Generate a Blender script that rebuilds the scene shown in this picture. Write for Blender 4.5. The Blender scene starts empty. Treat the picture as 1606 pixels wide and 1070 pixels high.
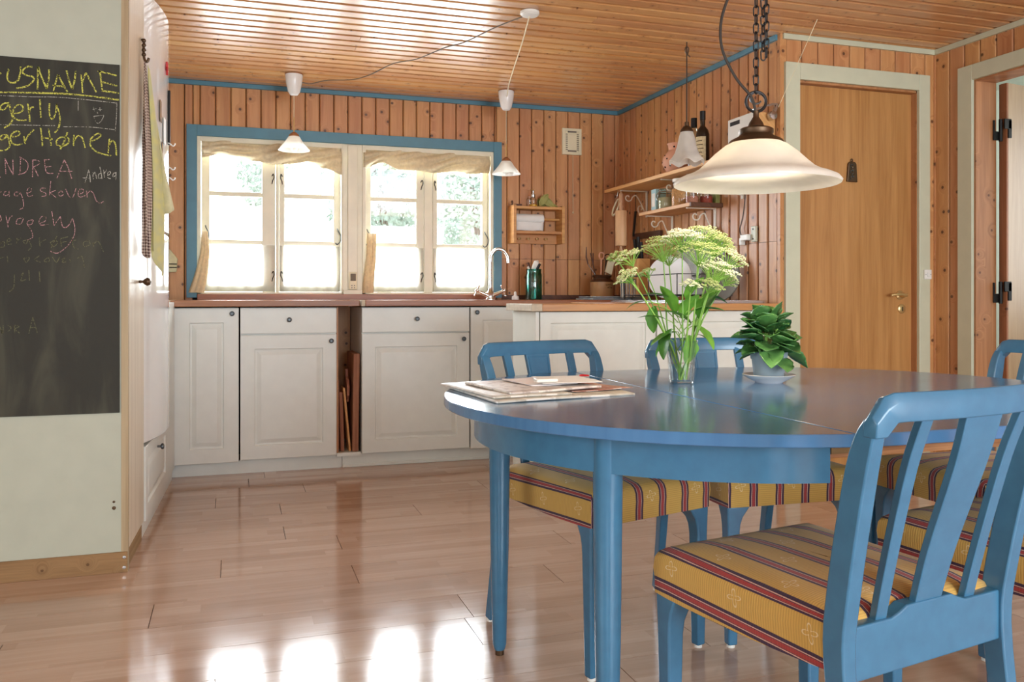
import bpy, math, random
from mathutils import Vector, Matrix
random.seed(7)
S = bpy.context.scene
COL = S.collection
PI = math.pi
# ------------------------------------------------------------------ camera, world, lights, exposure
H = 0.95
cam_d = bpy.data.cameras.new('camera'); cam = bpy.data.objects.new('camera', cam_d); COL.objects.link(cam)
cam_d.sensor_width = 36; cam_d.lens = 36 * 1340 / 1606; cam_d.shift_y = -68 / 1606
cam.location = (0, 0, H); cam.rotation_euler = (PI/2, 0, -math.radians(18)); cam_d.clip_start = 0.02
S.camera = cam
S.view_settings.view_transform = 'Standard'; S.view_settings.look = 'None'
S.view_settings.gamma = 1; S.view_settings.use_curve_mapping = False
S.view_settings.exposure = 0.16
W = bpy.data.worlds.new('sky'); S.world = W; W.use_nodes = True
bgn = W.node_tree.nodes['Background']; bgn.inputs[0].default_value = (0.93, 0.97, 1.0, 1); bgn.inputs[1].default_value = 3.6

def area(name, loc, rot, sx, sy, power, col=(1, 1, 1), portal=False):
    l = bpy.data.lights.new(name, 'AREA'); l.shape = 'RECTANGLE'; l.size = sx; l.size_y = sy
    l.energy = power; l.color = col
    if portal: l.cycles.is_portal = True
    o = bpy.data.objects.new(name, l); COL.objects.link(o); o.location = loc; o.rotation_euler = rot
    return o
# daylight entering through the kitchen windows and through the windows of the living room behind the camera
area('kitchen_window_daylight', (0.23, 5.62, 1.42), (-PI/2, 0, 0), 0.86, 0.9, 62, (0.84, 0.93, 1))
area('kitchen_window_daylight', (1.20, 5.62, 1.42), (-PI/2, 0, 0), 0.86, 0.9, 62, (0.84, 0.93, 1))
area('terrace_window_daylight', (1.9, -2.72, 1.25), (PI/2, 0, 0), 2.7, 1.7, 140, (0.80, 0.91, 1))
area('garden_window_daylight', (-1.5, -2.72, 1.35), (PI/2, 0, 0), 1.5, 1.3, 14, (0.86, 0.94, 1))
area('side_window_daylight', (-2.98, 0.6, 1.35), (PI/2, 0, -PI/2), 1.9, 1.3, 10, (0.86, 0.94, 1))
area('hall_window_daylight', (5.55, 2.6, 1.5), (PI/2, 0, PI/2), 1.2, 1.2, 15, (0.95, 1, 0.98))

# ------------------------------------------------------------------ mesh helpers
class MB:
    def __init__(s): s.v = []; s.f = []; s.uv = {}
    def add(s, vs, fs, uvs=None):
        n = len(s.v); s.v += [tuple(p) for p in vs]
        for i, f in enumerate(fs):
            if uvs: s.uv[len(s.f)] = uvs[i]
            s.f.append(tuple(n + k for k in f))
        return s
    def box(s, x0, x1, y0, y1, z0, z1):
        return s.add([(x0,y0,z0),(x1,y0,z0),(x1,y1,z0),(x0,y1,z0),(x0,y0,z1),(x1,y0,z1),(x1,y1,z1),(x0,y1,z1)],
                     [(0,3,2,1),(4,5,6,7),(0,1,5,4),(1,2,6,5),(2,3,7,6),(3,0,4,7)])
    def prism(s, poly, fn0, fn1):
        n = len(poly)
        s.add([fn0(*p) for p in poly] + [fn1(*p) for p in poly],
              [tuple(range(n))[::-1], tuple(range(n, 2*n))] + [(i, (i+1) % n, n+(i+1) % n, n+i) for i in range(n)])
        return s
    def prism_z(s, poly, z0, z1): return s.prism(poly, lambda x, y: (x, y, z0), lambda x, y: (x, y, z1))
    def prism_y(s, poly, y0, y1): return s.prism(poly, lambda x, z: (x, y0, z), lambda x, z: (x, y1, z))
    def prism_x(s, poly, x0, x1): return s.prism(poly, lambda y, z: (x0, y, z), lambda y, z: (x1, y, z))
    def lathe(s, prof, n=32, c=(0, 0, 0), axis='z', cap=False, wave=None):
        vs = []
        for r, h in prof:
            for i in range(n):
                a = 2*PI*i/n
                rr, hh = (r, h) if wave is None else wave(r, h, a)
                if axis == 'z': p = (c[0]+rr*math.cos(a), c[1]+rr*math.sin(a), c[2]+hh)
                elif axis == 'y': p = (c[0]+rr*math.cos(a), c[1]+hh, c[2]+rr*math.sin(a))
                else: p = (c[0]+hh, c[1]+rr*math.cos(a), c[2]+rr*math.sin(a))
                vs.append(p)
        fs = []
        for k in range(len(prof)-1):
            for i in range(n):
                j = (i+1) % n
                fs.append((k*n+i, k*n+j, (k+1)*n+j, (k+1)*n+i))
        if cap:
            fs.append(tuple(range(n))[::-1]); fs.append(tuple((len(prof)-1)*n+i for i in range(n)))
        return s.add(vs, fs)
    def tube(s, pts, r, n=8, closed=False, cap=True):
        pts = [Vector(p) for p in pts]; m = len(pts); vs = []
        up = Vector((0, 0, 1)); prev = None
        for i, p in enumerate(pts):
            if closed: d = pts[(i+1) % m] - pts[i-1]
            else: d = pts[min(i+1, m-1)] - pts[max(i-1, 0)]
            d.normalize()
            if prev is None:
                a = d.cross(up)
                if a.length < 1e-3: a = d.cross(Vector((1, 0, 0)))
            else: a = prev - d*prev.dot(d)
            a.normalize(); b = d.cross(a); prev = a
            rr = r[i] if isinstance(r, (list, tuple)) else r
            for k in range(n):
                t = 2*PI*k/n; vs.append(p + a*(rr*math.cos(t)) + b*(rr*math.sin(t)))
        fs = []
        for i in range(m if closed else m-1):
            j = (i+1) % m
            for k in range(n):
                l = (k+1) % n; fs.append((i*n+k, i*n+l, j*n+l, j*n+k))
        if cap and not closed:
            fs.append(tuple(range(n))[::-1]); fs.append(tuple((m-1)*n+k for k in range(n)))
        return s.add(vs, fs)
    def sweep(s, pts, wx, wd):
        """box section swept along points; wx half width along x, wd half depth perpendicular in the y-z plane"""
        m = len(pts); vs = []
        for i, p in enumerate(pts):
            d = Vector(pts[min(i+1, m-1)]) - Vector(pts[max(i-1, 0)])
            n = Vector((0, d.z, -d.y)); n.normalize()
            a = wx[i] if isinstance(wx, (list, tuple)) else wx; b = wd[i] if isinstance(wd, (list, tuple)) else wd
            P = Vector(p); X = Vector((1, 0, 0))
            vs += [P - X*a - n*b, P + X*a - n*b, P + X*a + n*b, P - X*a + n*b]
        fs = [(3, 2, 1, 0), tuple(4*(m-1)+k for k in range(4))]
        for i in range(m-1):
            for k in range(4): fs.append((4*i+k, 4*i+(k+1) % 4, 4*i+4+(k+1) % 4, 4*i+4+k))
        return s.add(vs, fs)
    def sheet(s, fn, nu, nv, thick=None):
        """parametric surface fn(u,v)->point; gives it thickness when asked"""
        n = len(s.v)
        vs = [fn(i/nu, j/nv) for j in range(nv+1) for i in range(nu+1)]
        fs = [(j*(nu+1)+i, j*(nu+1)+i+1, (j+1)*(nu+1)+i+1, (j+1)*(nu+1)+i) for j in range(nv) for i in range(nu)]
        uvs = [[(i/nu, j/nv), ((i+1)/nu, j/nv), ((i+1)/nu, (j+1)/nv), (i/nu, (j+1)/nv)] for j in range(nv) for i in range(nu)]
        return s.add(vs, fs, uvs)
    def ball(s, c, r, n=8, sq=1.0):
        return s.lathe([(max(1e-4, r*math.sin(PI*k/6)), -r*sq*math.cos(PI*k/6)) for k in range(7)], n, c)
    def ribbon(s, pts, w, fn):
        """flat stroke on a plane: pts are 2-D, fn maps to 3-D"""
        P = [Vector(p) for p in pts]; L = []; R = []
        for i, p in enumerate(P):
            d = P[min(i+1, len(P)-1)] - P[max(i-1, 0)]
            if d.length < 1e-6: d = Vector((1, 0))
            d.normalize(); q = Vector((-d.y, d.x))*(w/2*random.uniform(.8, 1.15)); L.append(p+q); R.append(p-q)
        m = len(P)
        return s.add([fn(*p) for p in L] + [fn(*p) for p in R], [(i, i+1, m+i+1, m+i) for i in range(m-1)])
    def mesh(s, name, mat, smooth=False, ang=40, off=(0, 0, 0)):
        me = bpy.data.meshes.new(name)
        me.from_pydata([(a-off[0], b-off[1], c-off[2]) for a, b, c in s.v], [], s.f)
        if s.uv:
            ul = me.uv_layers.new(name='UVMap')
            for pi, uvs in s.uv.items():
                po = me.polygons[pi]
                for k, li in enumerate(po.loop_indices): ul.data[li].uv = uvs[k]
        if mat: me.materials.append(mat)
        if smooth:
            me.shade_smooth(); me.set_sharp_from_angle(angle=math.radians(ang))
        me.update()
        return me
    def build(s, name, mat, parent=None, smooth=False, ang=40, bevel=0, world=True, solid=0, sub=0):
        off = (0, 0, 0)
        if parent is not None and world:
            off = parent.get('_o', (0, 0, 0)); off = tuple(off)
        o = bpy.data.objects.new(name, s.mesh(name, mat, smooth, ang, off)); COL.objects.link(o)
        o['_o'] = list(off)
        if parent is not None: o.parent = parent
        if solid:
            m = o.modifiers.new('thickness', 'SOLIDIFY'); m.thickness = solid; m.offset = 0
        if sub:
            m = o.modifiers.new('smooth', 'SUBSURF'); m.levels = sub; m.render_levels = sub
        if bevel:
            m = o.modifiers.new('bevel', 'BEVEL'); m.width = bevel; m.segments = 2; m.limit_method = 'ANGLE'; m.angle_limit = math.radians(40)
        return o

def tag(o, label=None, cat=None, group=None, kind=None):
    if label: o['label'] = label
    if cat: o['category'] = cat
    if group: o['group'] = group
    if kind: o['kind'] = kind
    return o
def thing(name, label, cat, loc=(0, 0, 0), rz=0, group=None):
    o = bpy.data.objects.new(name, None); COL.objects.link(o); o.location = loc; o.rotation_euler = (0, 0, rz)
    o.empty_display_size = 0.05; o['_o'] = list(loc)
    return tag(o, label, cat, group)
def struct(o, label=None, cat=None): return tag(o, label, cat, None, 'structure')
def inst(name, mesh, loc, parent, rot=(0, 0, 0), scale=(1, 1, 1)):
    o = bpy.data.objects.new(name, mesh); COL.objects.link(o); o.parent = parent
    off = parent.get('_o', (0, 0, 0)) if parent else (0, 0, 0)
    o.location = (loc[0]-off[0], loc[1]-off[1], loc[2]-off[2]); o.rotation_euler = rot; o.scale = scale
    return o
def spline(pts, n=8):
    """Catmull-Rom through points"""
    P = [Vector(p) for p in pts]; P = [P[0]*2-P[1]] + P + [P[-1]*2-P[-2]]; out = []
    for i in range(1, len(P)-2):
        for k in range(n):
            t = k/n; a, b, c, d = P[i-1], P[i], P[i+1], P[i+2]
            out.append(.5*((2*b)+(c-a)*t+(2*a-5*b+4*c-d)*t*t+(3*b-a-3*c+d)*t**3))
    out.append(P[-2]); return out

# ------------------------------------------------------------------ material helpers
def lin(c):
    return tuple((x/12.92 if x <= .04045 else ((x+.055)/1.055)**2.4) for x in [k/255 for k in c]) + (1,)
class NT:
    def __init__(s, name):
        s.m = bpy.data.materials.new(name); s.m.use_nodes = True; s.t = s.m.node_tree; s.n = s.t.nodes
        s.b = s.n['Principled BSDF']; s.out = s.n['Material Output']
    def N(s, typ, **kw):
        nd = s.n.new(typ)
        for k, v in kw.items():
            if k.startswith('i_'):
                key = k[2:]; key = int(key) if key.isdigit() else key.replace('_', ' ')
                s.L(v, nd.inputs[key])
            else: setattr(nd, k, v)
        return nd
    def L(s, v, inp):
        if isinstance(v, bpy.types.NodeSocket): s.t.links.new(v, inp)
        elif isinstance(v, bpy.types.Node): s.t.links.new(v.outputs[0], inp)
        else: inp.default_value = v
    def math(s, op, a, b=0.0, c=None):
        nd = s.n.new('ShaderNodeMath'); nd.operation = op; s.L(a, nd.inputs[0]); s.L(b, nd.inputs[1])
        if c is not None: s.L(c, nd.inputs[2])
        return nd.outputs[0]
    def mix(s, f, a, b, mode='MIX'):
        nd = s.n.new('ShaderNodeMix'); nd.data_type = 'RGBA'; nd.blend_type = mode
        s.L(f, nd.inputs[0]); s.L(a, nd.inputs[6]); s.L(b, nd.inputs[7]); return nd.outputs[2]
    def ramp(s, f, stops):
        nd = s.n.new('ShaderNodeValToRGB'); cr = nd.color_ramp
        while len(cr.elements) < len(stops): cr.elements.new(.5)
        for e, (p, c) in zip(cr.elements, stops): e.position = p; e.color = c
        s.L(f, nd.inputs[0]); return nd.outputs[0]
    def step(s, f, lo, hi):
        nd = s.n.new('ShaderNodeMapRange'); nd.interpolation_type = 'SMOOTHSTEP'
        s.L(f, nd.inputs[0]); nd.inputs[1].default_value = lo; nd.inputs[2].default_value = hi; return nd.outputs[0]
    def bump(s, h, strength=.2, dist=.002):
        nd = s.n.new('ShaderNodeBump'); nd.inputs['Strength'].default_value = strength; nd.inputs['Distance'].default_value = dist
        s.L(h, nd.inputs['Height']); s.t.links.new(nd.outputs[0], s.b.inputs['Normal'])
    def set(s, **kw):
        for k, v in kw.items(): s.L(v, s.b.inputs[k.replace('_', ' ')])
        return s.m

def plain(name, rgb, rough=.5, metal=0, var=.06, scale=14, coat=0, bump=0, spec=None):
    t = NT(name); tc = t.N('ShaderNodeTexCoord')
    nz = t.N('ShaderNodeTexNoise', i_Vector=tc.outputs['Object'], i_Scale=scale, i_Detail=4.0)
    c = lin(rgb); lo = tuple(x*(1-var) for x in c[:3])+(1,); hi = tuple(min(1, x*(1+var)) for x in c[:3])+(1,)
    col = t.ramp(nz.outputs[0], [(.3, lo), (.7, hi)])
    t.set(Base_Color=col, Roughness=rough, Metallic=metal)
    if coat: t.set(Coat_Weight=coat, Coat_Roughness=.08)
    if bump: t.bump(nz.outputs[0], bump, .002)
    if spec is not None: t.set(Specular_IOR_Level=spec)
    return t.m

def wood(name, c1, c2, knot=None, grain='z', across='xy', gs=22, ks=6., rough=.42, vary=.16, rnd=True, kr=(.035, .06), coat=0.0, fine=True):
    """boards: grain runs along one axis, per-board tint, round dark knots"""
    t = NT(name); tc = t.N('ShaderNodeTexCoord'); oi = t.N('ShaderNodeObjectInfo')
    off = t.N('ShaderNodeCombineXYZ', i_0=t.math('MULTIPLY', oi.outputs['Random'], 37.7), i_1=t.math('MULTIPLY', oi.outputs['Random'], 91.3), i_2=t.math('MULTIPLY', oi.outputs['Random'], 53.1))
    if rnd: vec = t.N('ShaderNodeVectorMath', operation='ADD', i_0=tc.outputs['Object'], i_1=off.outputs[0]).outputs[0]
    else: vec = tc.outputs['Object']
    sp = t.N('ShaderNodeSeparateXYZ', i_0=vec); X, Y, Z = sp.outputs
    al = {'x': X, 'y': Y, 'z': Z}[grain]
    o = [q for k, q in (('x', X), ('y', Y), ('z', Z)) if k in across]
    ac = o[0] if len(o) == 1 else t.math('ADD', o[0], o[1])
    uv = t.N('ShaderNodeCombineXYZ', i_0=ac, i_1=al)
    gv = t.N('ShaderNodeCombineXYZ', i_0=t.math('MULTIPLY', ac, gs), i_1=t.math('MULTIPLY', al, 1.1), i_2=t.math('MULTIPLY', oi.outputs['Random'], 9.0))
    vo = t.N('ShaderNodeTexVoronoi', voronoi_dimensions='2D', i_Vector=uv.outputs[0], i_Scale=ks)
    kd = vo.outputs['Distance']
    dist = t.math('MULTIPLY', t.math('SUBTRACT', 1.0, t.step(kd, .02, .3)), 2.2)
    gv2 = t.N('ShaderNodeVectorMath', operation='ADD', i_0=gv.outputs[0], i_1=t.N('ShaderNodeCombineXYZ', i_0=dist if knot else 0.0).outputs[0])
    n1 = t.N('ShaderNodeTexNoise', i_Vector=gv2.outputs[0], i_Scale=1.0, i_Detail=5.0, i_Distortion=.7)
    n2 = t.N('ShaderNodeTexNoise', i_Vector=gv2.outputs[0], i_Scale=7.0, i_Detail=3.0)
    g = t.math('ADD', t.math('MULTIPLY', n1.outputs[0], .75), t.math('MULTIPLY', n2.outputs[0], .25))
    col = t.ramp(g, [(.34, lin(c2)), (.62, lin(c1))])
    hv = t.N('ShaderNodeHueSaturation', i_Value=t.math('ADD', 1-vary/2, t.math('MULTIPLY', oi.outputs['Random'], vary)), i_Hue=t.math('ADD', .494, t.math('MULTIPLY', oi.outputs['Random'], .012)), i_Color=col)
    col = hv.outputs[0]
    if knot:
        kw = t.math('ADD', kd, t.math('MULTIPLY', n2.outputs[0], .02))
        col = t.mix(t.math('MULTIPLY', t.math('SUBTRACT', 1.0, t.step(kw, kr[0], kr[1])), .9), col, lin(knot))
        col = t.mix(t.math('MULTIPLY', t.math('SUBTRACT', 1.0, t.step(kw, .05, .2)), .25), col, lin(tuple(int(x*.75) for x in c2)))
    t.set(Base_Color=col, Roughness=rough)
    if coat: t.set(Coat_Weight=coat, Coat_Roughness=.25)
    t.bump(g, .12, .002)
    return t.m

def glass(name, tint=(1, 1, 1, 1), rough=0.0, refl=.08):
    """thin clear glass: mostly lets light straight through with a faint mirror"""
    t = NT(name); t.n.remove(t.b)
    tr = t.N('ShaderNodeBsdfTransparent', i_Color=tint); gl = t.N('ShaderNodeBsdfGlossy', i_Roughness=rough)
    lw = t.N('ShaderNodeLayerWeight', i_Blend=.25)
    mx = t.N('ShaderNodeMixShader', i_0=t.math('ADD', refl, t.math('MULTIPLY', lw.outputs['Fresnel'], .55)), i_1=tr.outputs[0], i_2=gl.outputs[0])
    t.t.links.new(mx.outputs[0], t.out.inputs[0]); return t.m

def cloth(name, rgb, trans=.5, through=0.0, scale=60, var=.1, rough=.9):
    """woven cloth that lets some light shine through"""
    t = NT(name); tc = t.N('ShaderNodeTexCoord'); t.n.remove(t.b)
    nz = t.N('ShaderNodeTexNoise', i_Vector=tc.outputs['Object'], i_Scale=scale, i_Detail=3.0)
    c = lin(rgb); col = t.ramp(nz.outputs[0], [(.3, tuple(x*(1-var) for x in c[:3])+(1,)), (.7, tuple(min(1, x*(1+var)) for x in c[:3])+(1,))])
    d = t.N('ShaderNodeBsdfDiffuse', i_Color=col); l = t.N('ShaderNodeBsdfTranslucent', i_Color=col)
    m = t.N('ShaderNodeMixShader', i_0=trans, i_1=d.outputs[0], i_2=l.outputs[0])
    if through:
        p = t.N('ShaderNodeBsdfTransparent'); m = t.N('ShaderNodeMixShader', i_0=through, i_1=m.outputs[0], i_2=p.outputs[0])
    t.t.links.new(m.outputs[0], t.out.inputs[0]); return t.m

def emit(name, rgb, k):
    t = NT(name); t.n.remove(t.b); e = t.N('ShaderNodeEmission', i_Color=lin(rgb), i_Strength=k)
    t.t.links.new(e.outputs[0], t.out.inputs[0]); return t.m

M = {}
M['pine_wall'] = wood('varnished_pine_wall', (206, 150, 100), (182, 122, 76), (58, 28, 15), 'z', 'xy', rough=.42, ks=7.5, kr=(.055, .085))
M['pine_ceiling'] = wood('varnished_pine_ceiling', (216, 166, 112), (194, 138, 86), (96, 52, 26), 'x', 'y', ks=7.5, rough=.3, vary=.2, kr=(.03, .06), coat=.5)
M['laminate'] = None
M['dark_gap'] = plain('dark_board_gap', (34, 18, 10), .9)  # backing darkened so the gaps between boards carry their shade in colour
M['white_paint'] = plain('cream_white_paint', (230, 232, 222), .38, var=.03)
M['cabinet_white'] = plain('cabinet_white_foil', (230, 232, 226), .34, var=.02)
M['cream'] = plain('cream_window_paint', (232, 226, 202), .35, var=.04)
M['trim_white'] = plain('greenish_white_trim', (200, 200, 174), .4, var=.03)
M['blue_paint'] = plain('blue_trim_paint', (82, 132, 152), .4, var=.06)
M['chair_blue'] = plain('blue_chair_enamel', (62, 116, 150), .25, var=.07, scale=30, coat=.2)
M['table_blue'] = None
M['panel_white'] = plain('white_wall_board', (180, 182, 164), .45, var=.03)
M['fridge_white'] = plain('glossy_white_enamel', (236, 236, 234), .08, var=.01, coat=.5)
M['raw_wood'] = wood('raw_particle_wood', (160, 126, 84), (130, 98, 62), (92, 60, 30), 'x', 'z', gs=30, ks=8, rough=.8)
M['edge_wood'] = wood('pale_edge_wood', (180, 160, 126), (156, 132, 98), None, 'z', 'xy', gs=60, rough=.6)
M['tall_door'] = wood('pale_veneer_door', (222, 208, 184), (206, 190, 164), None, 'z', 'xy', gs=18, rough=.32, vary=0)
M['worktop'] = wood('oiled_beech_worktop', (168, 108, 66), (140, 84, 48), None, 'x', 'yz', gs=30, rough=.35, vary=.1)
M['endgrain'] = plain('pale_end_grain', (206, 192, 168), .6, var=.12, scale=40)
M['island_top'] = wood('light_beech_worktop', (202, 146, 92), (174, 116, 68), None, 'x', 'yz', gs=30, rough=.35, vary=.1)
M['shelf_wood'] = wood('pine_shelf', (222, 170, 108), (200, 142, 84), None, 'y', 'xz', gs=40, rough=.5)
M['rack_wood'] = wood('honey_pine_rack', (212, 156, 96), (190, 130, 74), None, 'x', 'z', gs=40, rough=.5)
M['door_oak'] = wood('oak_veneer_door', (192, 140, 84), (166, 114, 62), None, 'z', 'x', gs=26, rough=.38, vary=.12)
M['jamb_wood'] = wood('reddish_pine_jamb', (180, 122, 82), (152, 96, 60), (84, 40, 22), 'z', 'xy', gs=30, rough=.45)
M['chopping'] = wood('worn_chopping_board', (178, 122, 92), (128, 72, 50), None, 'z', 'xy', gs=40, rough=.7, vary=.2)
M['pale_wood'] = wood('pale_turned_wood', (226, 182, 140), (208, 160, 118), None, 'z', 'xy', gs=40, rough=.5)
M['dark_wood'] = wood('dark_brown_wood', (104, 62, 38), (74, 42, 26), None, 'y', 'xz', gs=40, rough=.5)
M['slide_wood'] = wood('striped_slide_wood', (196, 134, 84), (110, 62, 32), None, 'x', 'yz', gs=60, rough=.6)
M['pewter'] = plain('dark_pewter', (96, 102, 106), .38, .85)
M['steel'] = plain('brushed_steel', (196, 198, 200), .22, 1)
M['chrome'] = plain('chrome', (225, 228, 230), .08, 1)
M['brass'] = plain('aged_brass', (214, 184, 128), .3, .75)
M['copper'] = plain('polished_copper', (190, 138, 100), .3, .7)
M['bronze'] = plain('dark_bronze', (92, 72, 54), .4, .8)
M['black_metal'] = plain('black_iron', (34, 32, 32), .45, .5)
M['white_iron'] = plain('white_painted_iron', (222, 212, 194), .4)
M['pan_steel'] = plain('dull_pan_steel', (112, 108, 100), .45, .6)
M['white_plastic'] = plain('white_plastic', (234, 232, 224), .35, var=.02)
M['ivory'] = plain('ivory_plastic', (232, 222, 188), .4, var=.02)
M['grey_cord'] = plain('grey_cord', (120, 110, 96), .7)
M['black_cord'] = plain('black_cord', (48, 42, 36), .6)
M['glass'] = glass('window_glass')
M['clear_glass'] = glass('clear_glass', (.985, .995, .99, 1), 0, .03)
M['jar_glass'] = glass('jar_glass', (.86, .9, .84, 1), 0, .08)
M['green_glass'] = glass('teal_glass', (.16, .62, .54, 1), .05, .1)
M['bottle_glass'] = plain('dark_bottle_glass', (36, 26, 18), .08, var=.1, coat=.3)
M['water'] = glass('water', (.985, .995, .99, 1), 0, .02)
M['paper'] = plain('white_paper', (236, 234, 230), .7, var=.04)
M['white_ceramic'] = plain('white_ceramic', (238, 238, 236), .18, var=.02)
M['grey_plastic'] = plain('blue_grey_pot_plastic', (150, 166, 176), .45, var=.04)
M['soil'] = plain('potting_soil', (84, 62, 44), .95, var=.5, scale=90, bump=.5)
M['terracotta'] = plain('pale_terracotta', (216, 158, 128), .7, var=.08)
M['stoneware'] = plain('salt_glaze_stoneware', (196, 152, 104), .35, var=.15, scale=10)
M['stoneware_dark'] = plain('brown_stoneware_glaze', (74, 46, 30), .2)
M['cork'] = plain('granular_seed', (206, 154, 96), .8, var=.5, scale=220, bump=.4)
M['valance'] = cloth('cream_curtain_cloth', (222, 208, 178), .16)
M['sheer'] = cloth('white_glare_sheet', (252, 252, 250), .75, .12, var=.02)  # translucent white for the added sheets that wash out the lower panes
M['tieback'] = cloth('cream_tied_curtain', (232, 214, 180), .25)
M['milk_glass'] = None
M['tie_red'] = plain('red_enamel', (196, 40, 44), .35)
M['candle'] = plain('opal_glass', (240, 236, 224), .3, var=.01)
def make_laminate():
    t = NT('beech_laminate'); tc = t.N('ShaderNodeTexCoord'); oi = t.N('ShaderNodeObjectInfo')
    sp = t.N('ShaderNodeSeparateXYZ', i_0=tc.outputs['Object']); X, Y, Z = sp.outputs
    row = t.math('FLOOR', t.math('DIVIDE', t.math('ADD', Y, 10.0), .0677))
    w1 = t.N('ShaderNodeTexWhiteNoise', noise_dimensions='2D', i_Vector=t.N('ShaderNodeCombineXYZ', i_0=row, i_1=t.math('MULTIPLY', oi.outputs['Random'], 71.0)).outputs[0])
    cell = t.math('FLOOR', t.math('ADD', t.math('DIVIDE', X, .42), t.math('MULTIPLY', w1.outputs[0], 5.0)))
    w2 = t.N('ShaderNodeTexWhiteNoise', noise_dimensions='3D', i_Vector=t.N('ShaderNodeCombineXYZ', i_0=row, i_1=cell, i_2=t.math('MULTIPLY', oi.outputs['Random'], 13.0)).outputs[0])
    gv = t.N('ShaderNodeCombineXYZ', i_0=t.math('MULTIPLY', X, 3.0), i_1=t.math('MULTIPLY', Y, 50.0), i_2=t.math('MULTIPLY', w2.outputs[0], 20.0))
    nz = t.N('ShaderNodeTexNoise', i_Vector=gv.outputs[0], i_Scale=1.0, i_Detail=5.0, i_Distortion=.5)
    f = t.math('ADD', t.math('MULTIPLY', w2.outputs[0], .4), t.math('MULTIPLY', nz.outputs[0], .6))
    col = t.ramp(f, [(.15, lin((174, 139, 114))), (.5, lin((189, 155, 132))), (.85, lin((202, 172, 150)))])
    sm = t.N('ShaderNodeTexNoise', i_Vector=tc.outputs['Object'], i_Scale=6.0, i_Detail=4.0)
    ro = t.math('ADD', .06, t.math('MULTIPLY', sm.outputs[0], .13))
    t.set(Base_Color=col, Roughness=ro, Specular_IOR_Level=.6); t.bump(sm.outputs[0], .03, .004)
    return t.m
M['laminate'] = make_laminate()

def make_table_blue():
    t = NT('lacquered_blue_table'); tc = t.N('ShaderNodeTexCoord')
    sp = t.N('ShaderNodeSeparateXYZ', i_0=tc.outputs['Object'])
    gv = t.N('ShaderNodeCombineXYZ', i_0=t.math('MULTIPLY', sp.outputs[0], 4.0), i_1=t.math('MULTIPLY', sp.outputs[1], 60.0), i_2=sp.outputs[2])
    nz = t.N('ShaderNodeTexNoise', i_Vector=gv.outputs[0], i_Scale=1.0, i_Detail=4.0)
    n2 = t.N('ShaderNodeTexNoise', i_Vector=tc.outputs['Object'], i_Scale=5.0, i_Detail=5.0)
    col = t.ramp(t.math('ADD', t.math('MULTIPLY', nz.outputs[0], .5), t.math('MULTIPLY', n2.outputs[0], .5)), [(.3, lin((66, 110, 154))), (.7, lin((82, 130, 174)))])
    t.set(Base_Color=col, Roughness=t.math('ADD', .10, t.math('MULTIPLY', n2.outputs[0], .12)), Specular_IOR_Level=.45, Coat_Weight=.18, Coat_Roughness=.1)
    t.bump(nz.outputs[0], .05, .002)
    return t.m
M['table_blue'] = make_table_blue()

def make_fabric():
    t = NT('striped_yellow_upholstery'); uv = t.N('ShaderNodeUVMap')
    sp = t.N('ShaderNodeSeparateXYZ', i_0=uv.outputs[0]); U, V = sp.outputs[0], sp.outputs[1]
    ph = t.math('FRACT', t.math('ADD', t.math('DIVIDE', t.math('ADD', U, .19), .08), 100.5))
    d = t.math('ABSOLUTE', t.math('SUBTRACT', ph, .5))
    rib = t.N('ShaderNodeTexWave', wave_type='BANDS', bands_direction='Y', i_Vector=uv.outputs[0], i_Scale=60.0, i_Distortion=.6, i_Detail=1.0)
    nz = t.N('ShaderNodeTexNoise', i_Vector=uv.outputs[0], i_Scale=18.0, i_Detail=4.0)
    base = t.mix(t.math('MULTIPLY', rib.outputs[0], .35), lin((208, 168, 86)), lin((186, 144, 70)))
    base = t.mix(t.math('MULTIPLY', nz.outputs[0], .3), base, lin((196, 152, 76)))
    # white woven motif between the stripes, every second band shifted
    band = t.math('FLOOR', t.math('ADD', t.math('DIVIDE', t.math('ADD', U, .19), .08), 100.0))
    mv = t.math('FRACT', t.math('ADD', t.math('DIVIDE', V, .16), t.math('MULTIPLY', t.math('MODULO', band, 2.0), .5)))
    mu = t.math('SUBTRACT', t.math('FRACT', t.math('ADD', t.math('DIVIDE', t.math('ADD', U, .19), .08), 100.0)), .5)
    du = t.math('MULTIPLY', mu, .08); dv = t.math('MULTIPLY', t.math('SUBTRACT', mv, .5), .16)
    ang = t.math('ARCTAN2', dv, du); rad = t.math('SQRT', t.math('ADD', t.math('MULTIPLY', du, du), t.math('MULTIPLY', dv, dv)))
    petal = t.math('ADD', .0095, t.math('MULTIPLY', t.math('SINE', t.math('ADD', t.math('MULTIPLY', ang, 4.0), .8)), .0055))
    ring = t.math('ABSOLUTE', t.math('SUBTRACT', rad, petal))
    base = t.mix(t.math('MULTIPLY', t.math('LESS_THAN', ring, .0014), .55), base, lin((240, 226, 190)))
    def band_col(c, lo, hi, prev):
        m = t.math('MULTIPLY', t.math('GREATER_THAN', d, lo), t.math('LESS_THAN', d, hi)); return t.mix(m, prev, lin(c))
    # stripe centred at phase 0.5 -> d = 0 : red core, white lines, dark edges
    c = band_col((62, 40, 66), -1, .16, base); c = band_col((214, 170, 150), -1, .085, c); c = band_col((62, 40, 66), -1, .062, c); c = band_col((164, 60, 58), -1, .048, c)
    c = t.mix(t.math('MULTIPLY', rib.outputs[0], .12), c, (0.02, .015, .01, 1))
    t.set(Base_Color=c, Roughness=.85, Sheen_Weight=.15); t.bump(rib.outputs[0], .25, .001)
    return t.m
M['fabric'] = make_fabric()

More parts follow.
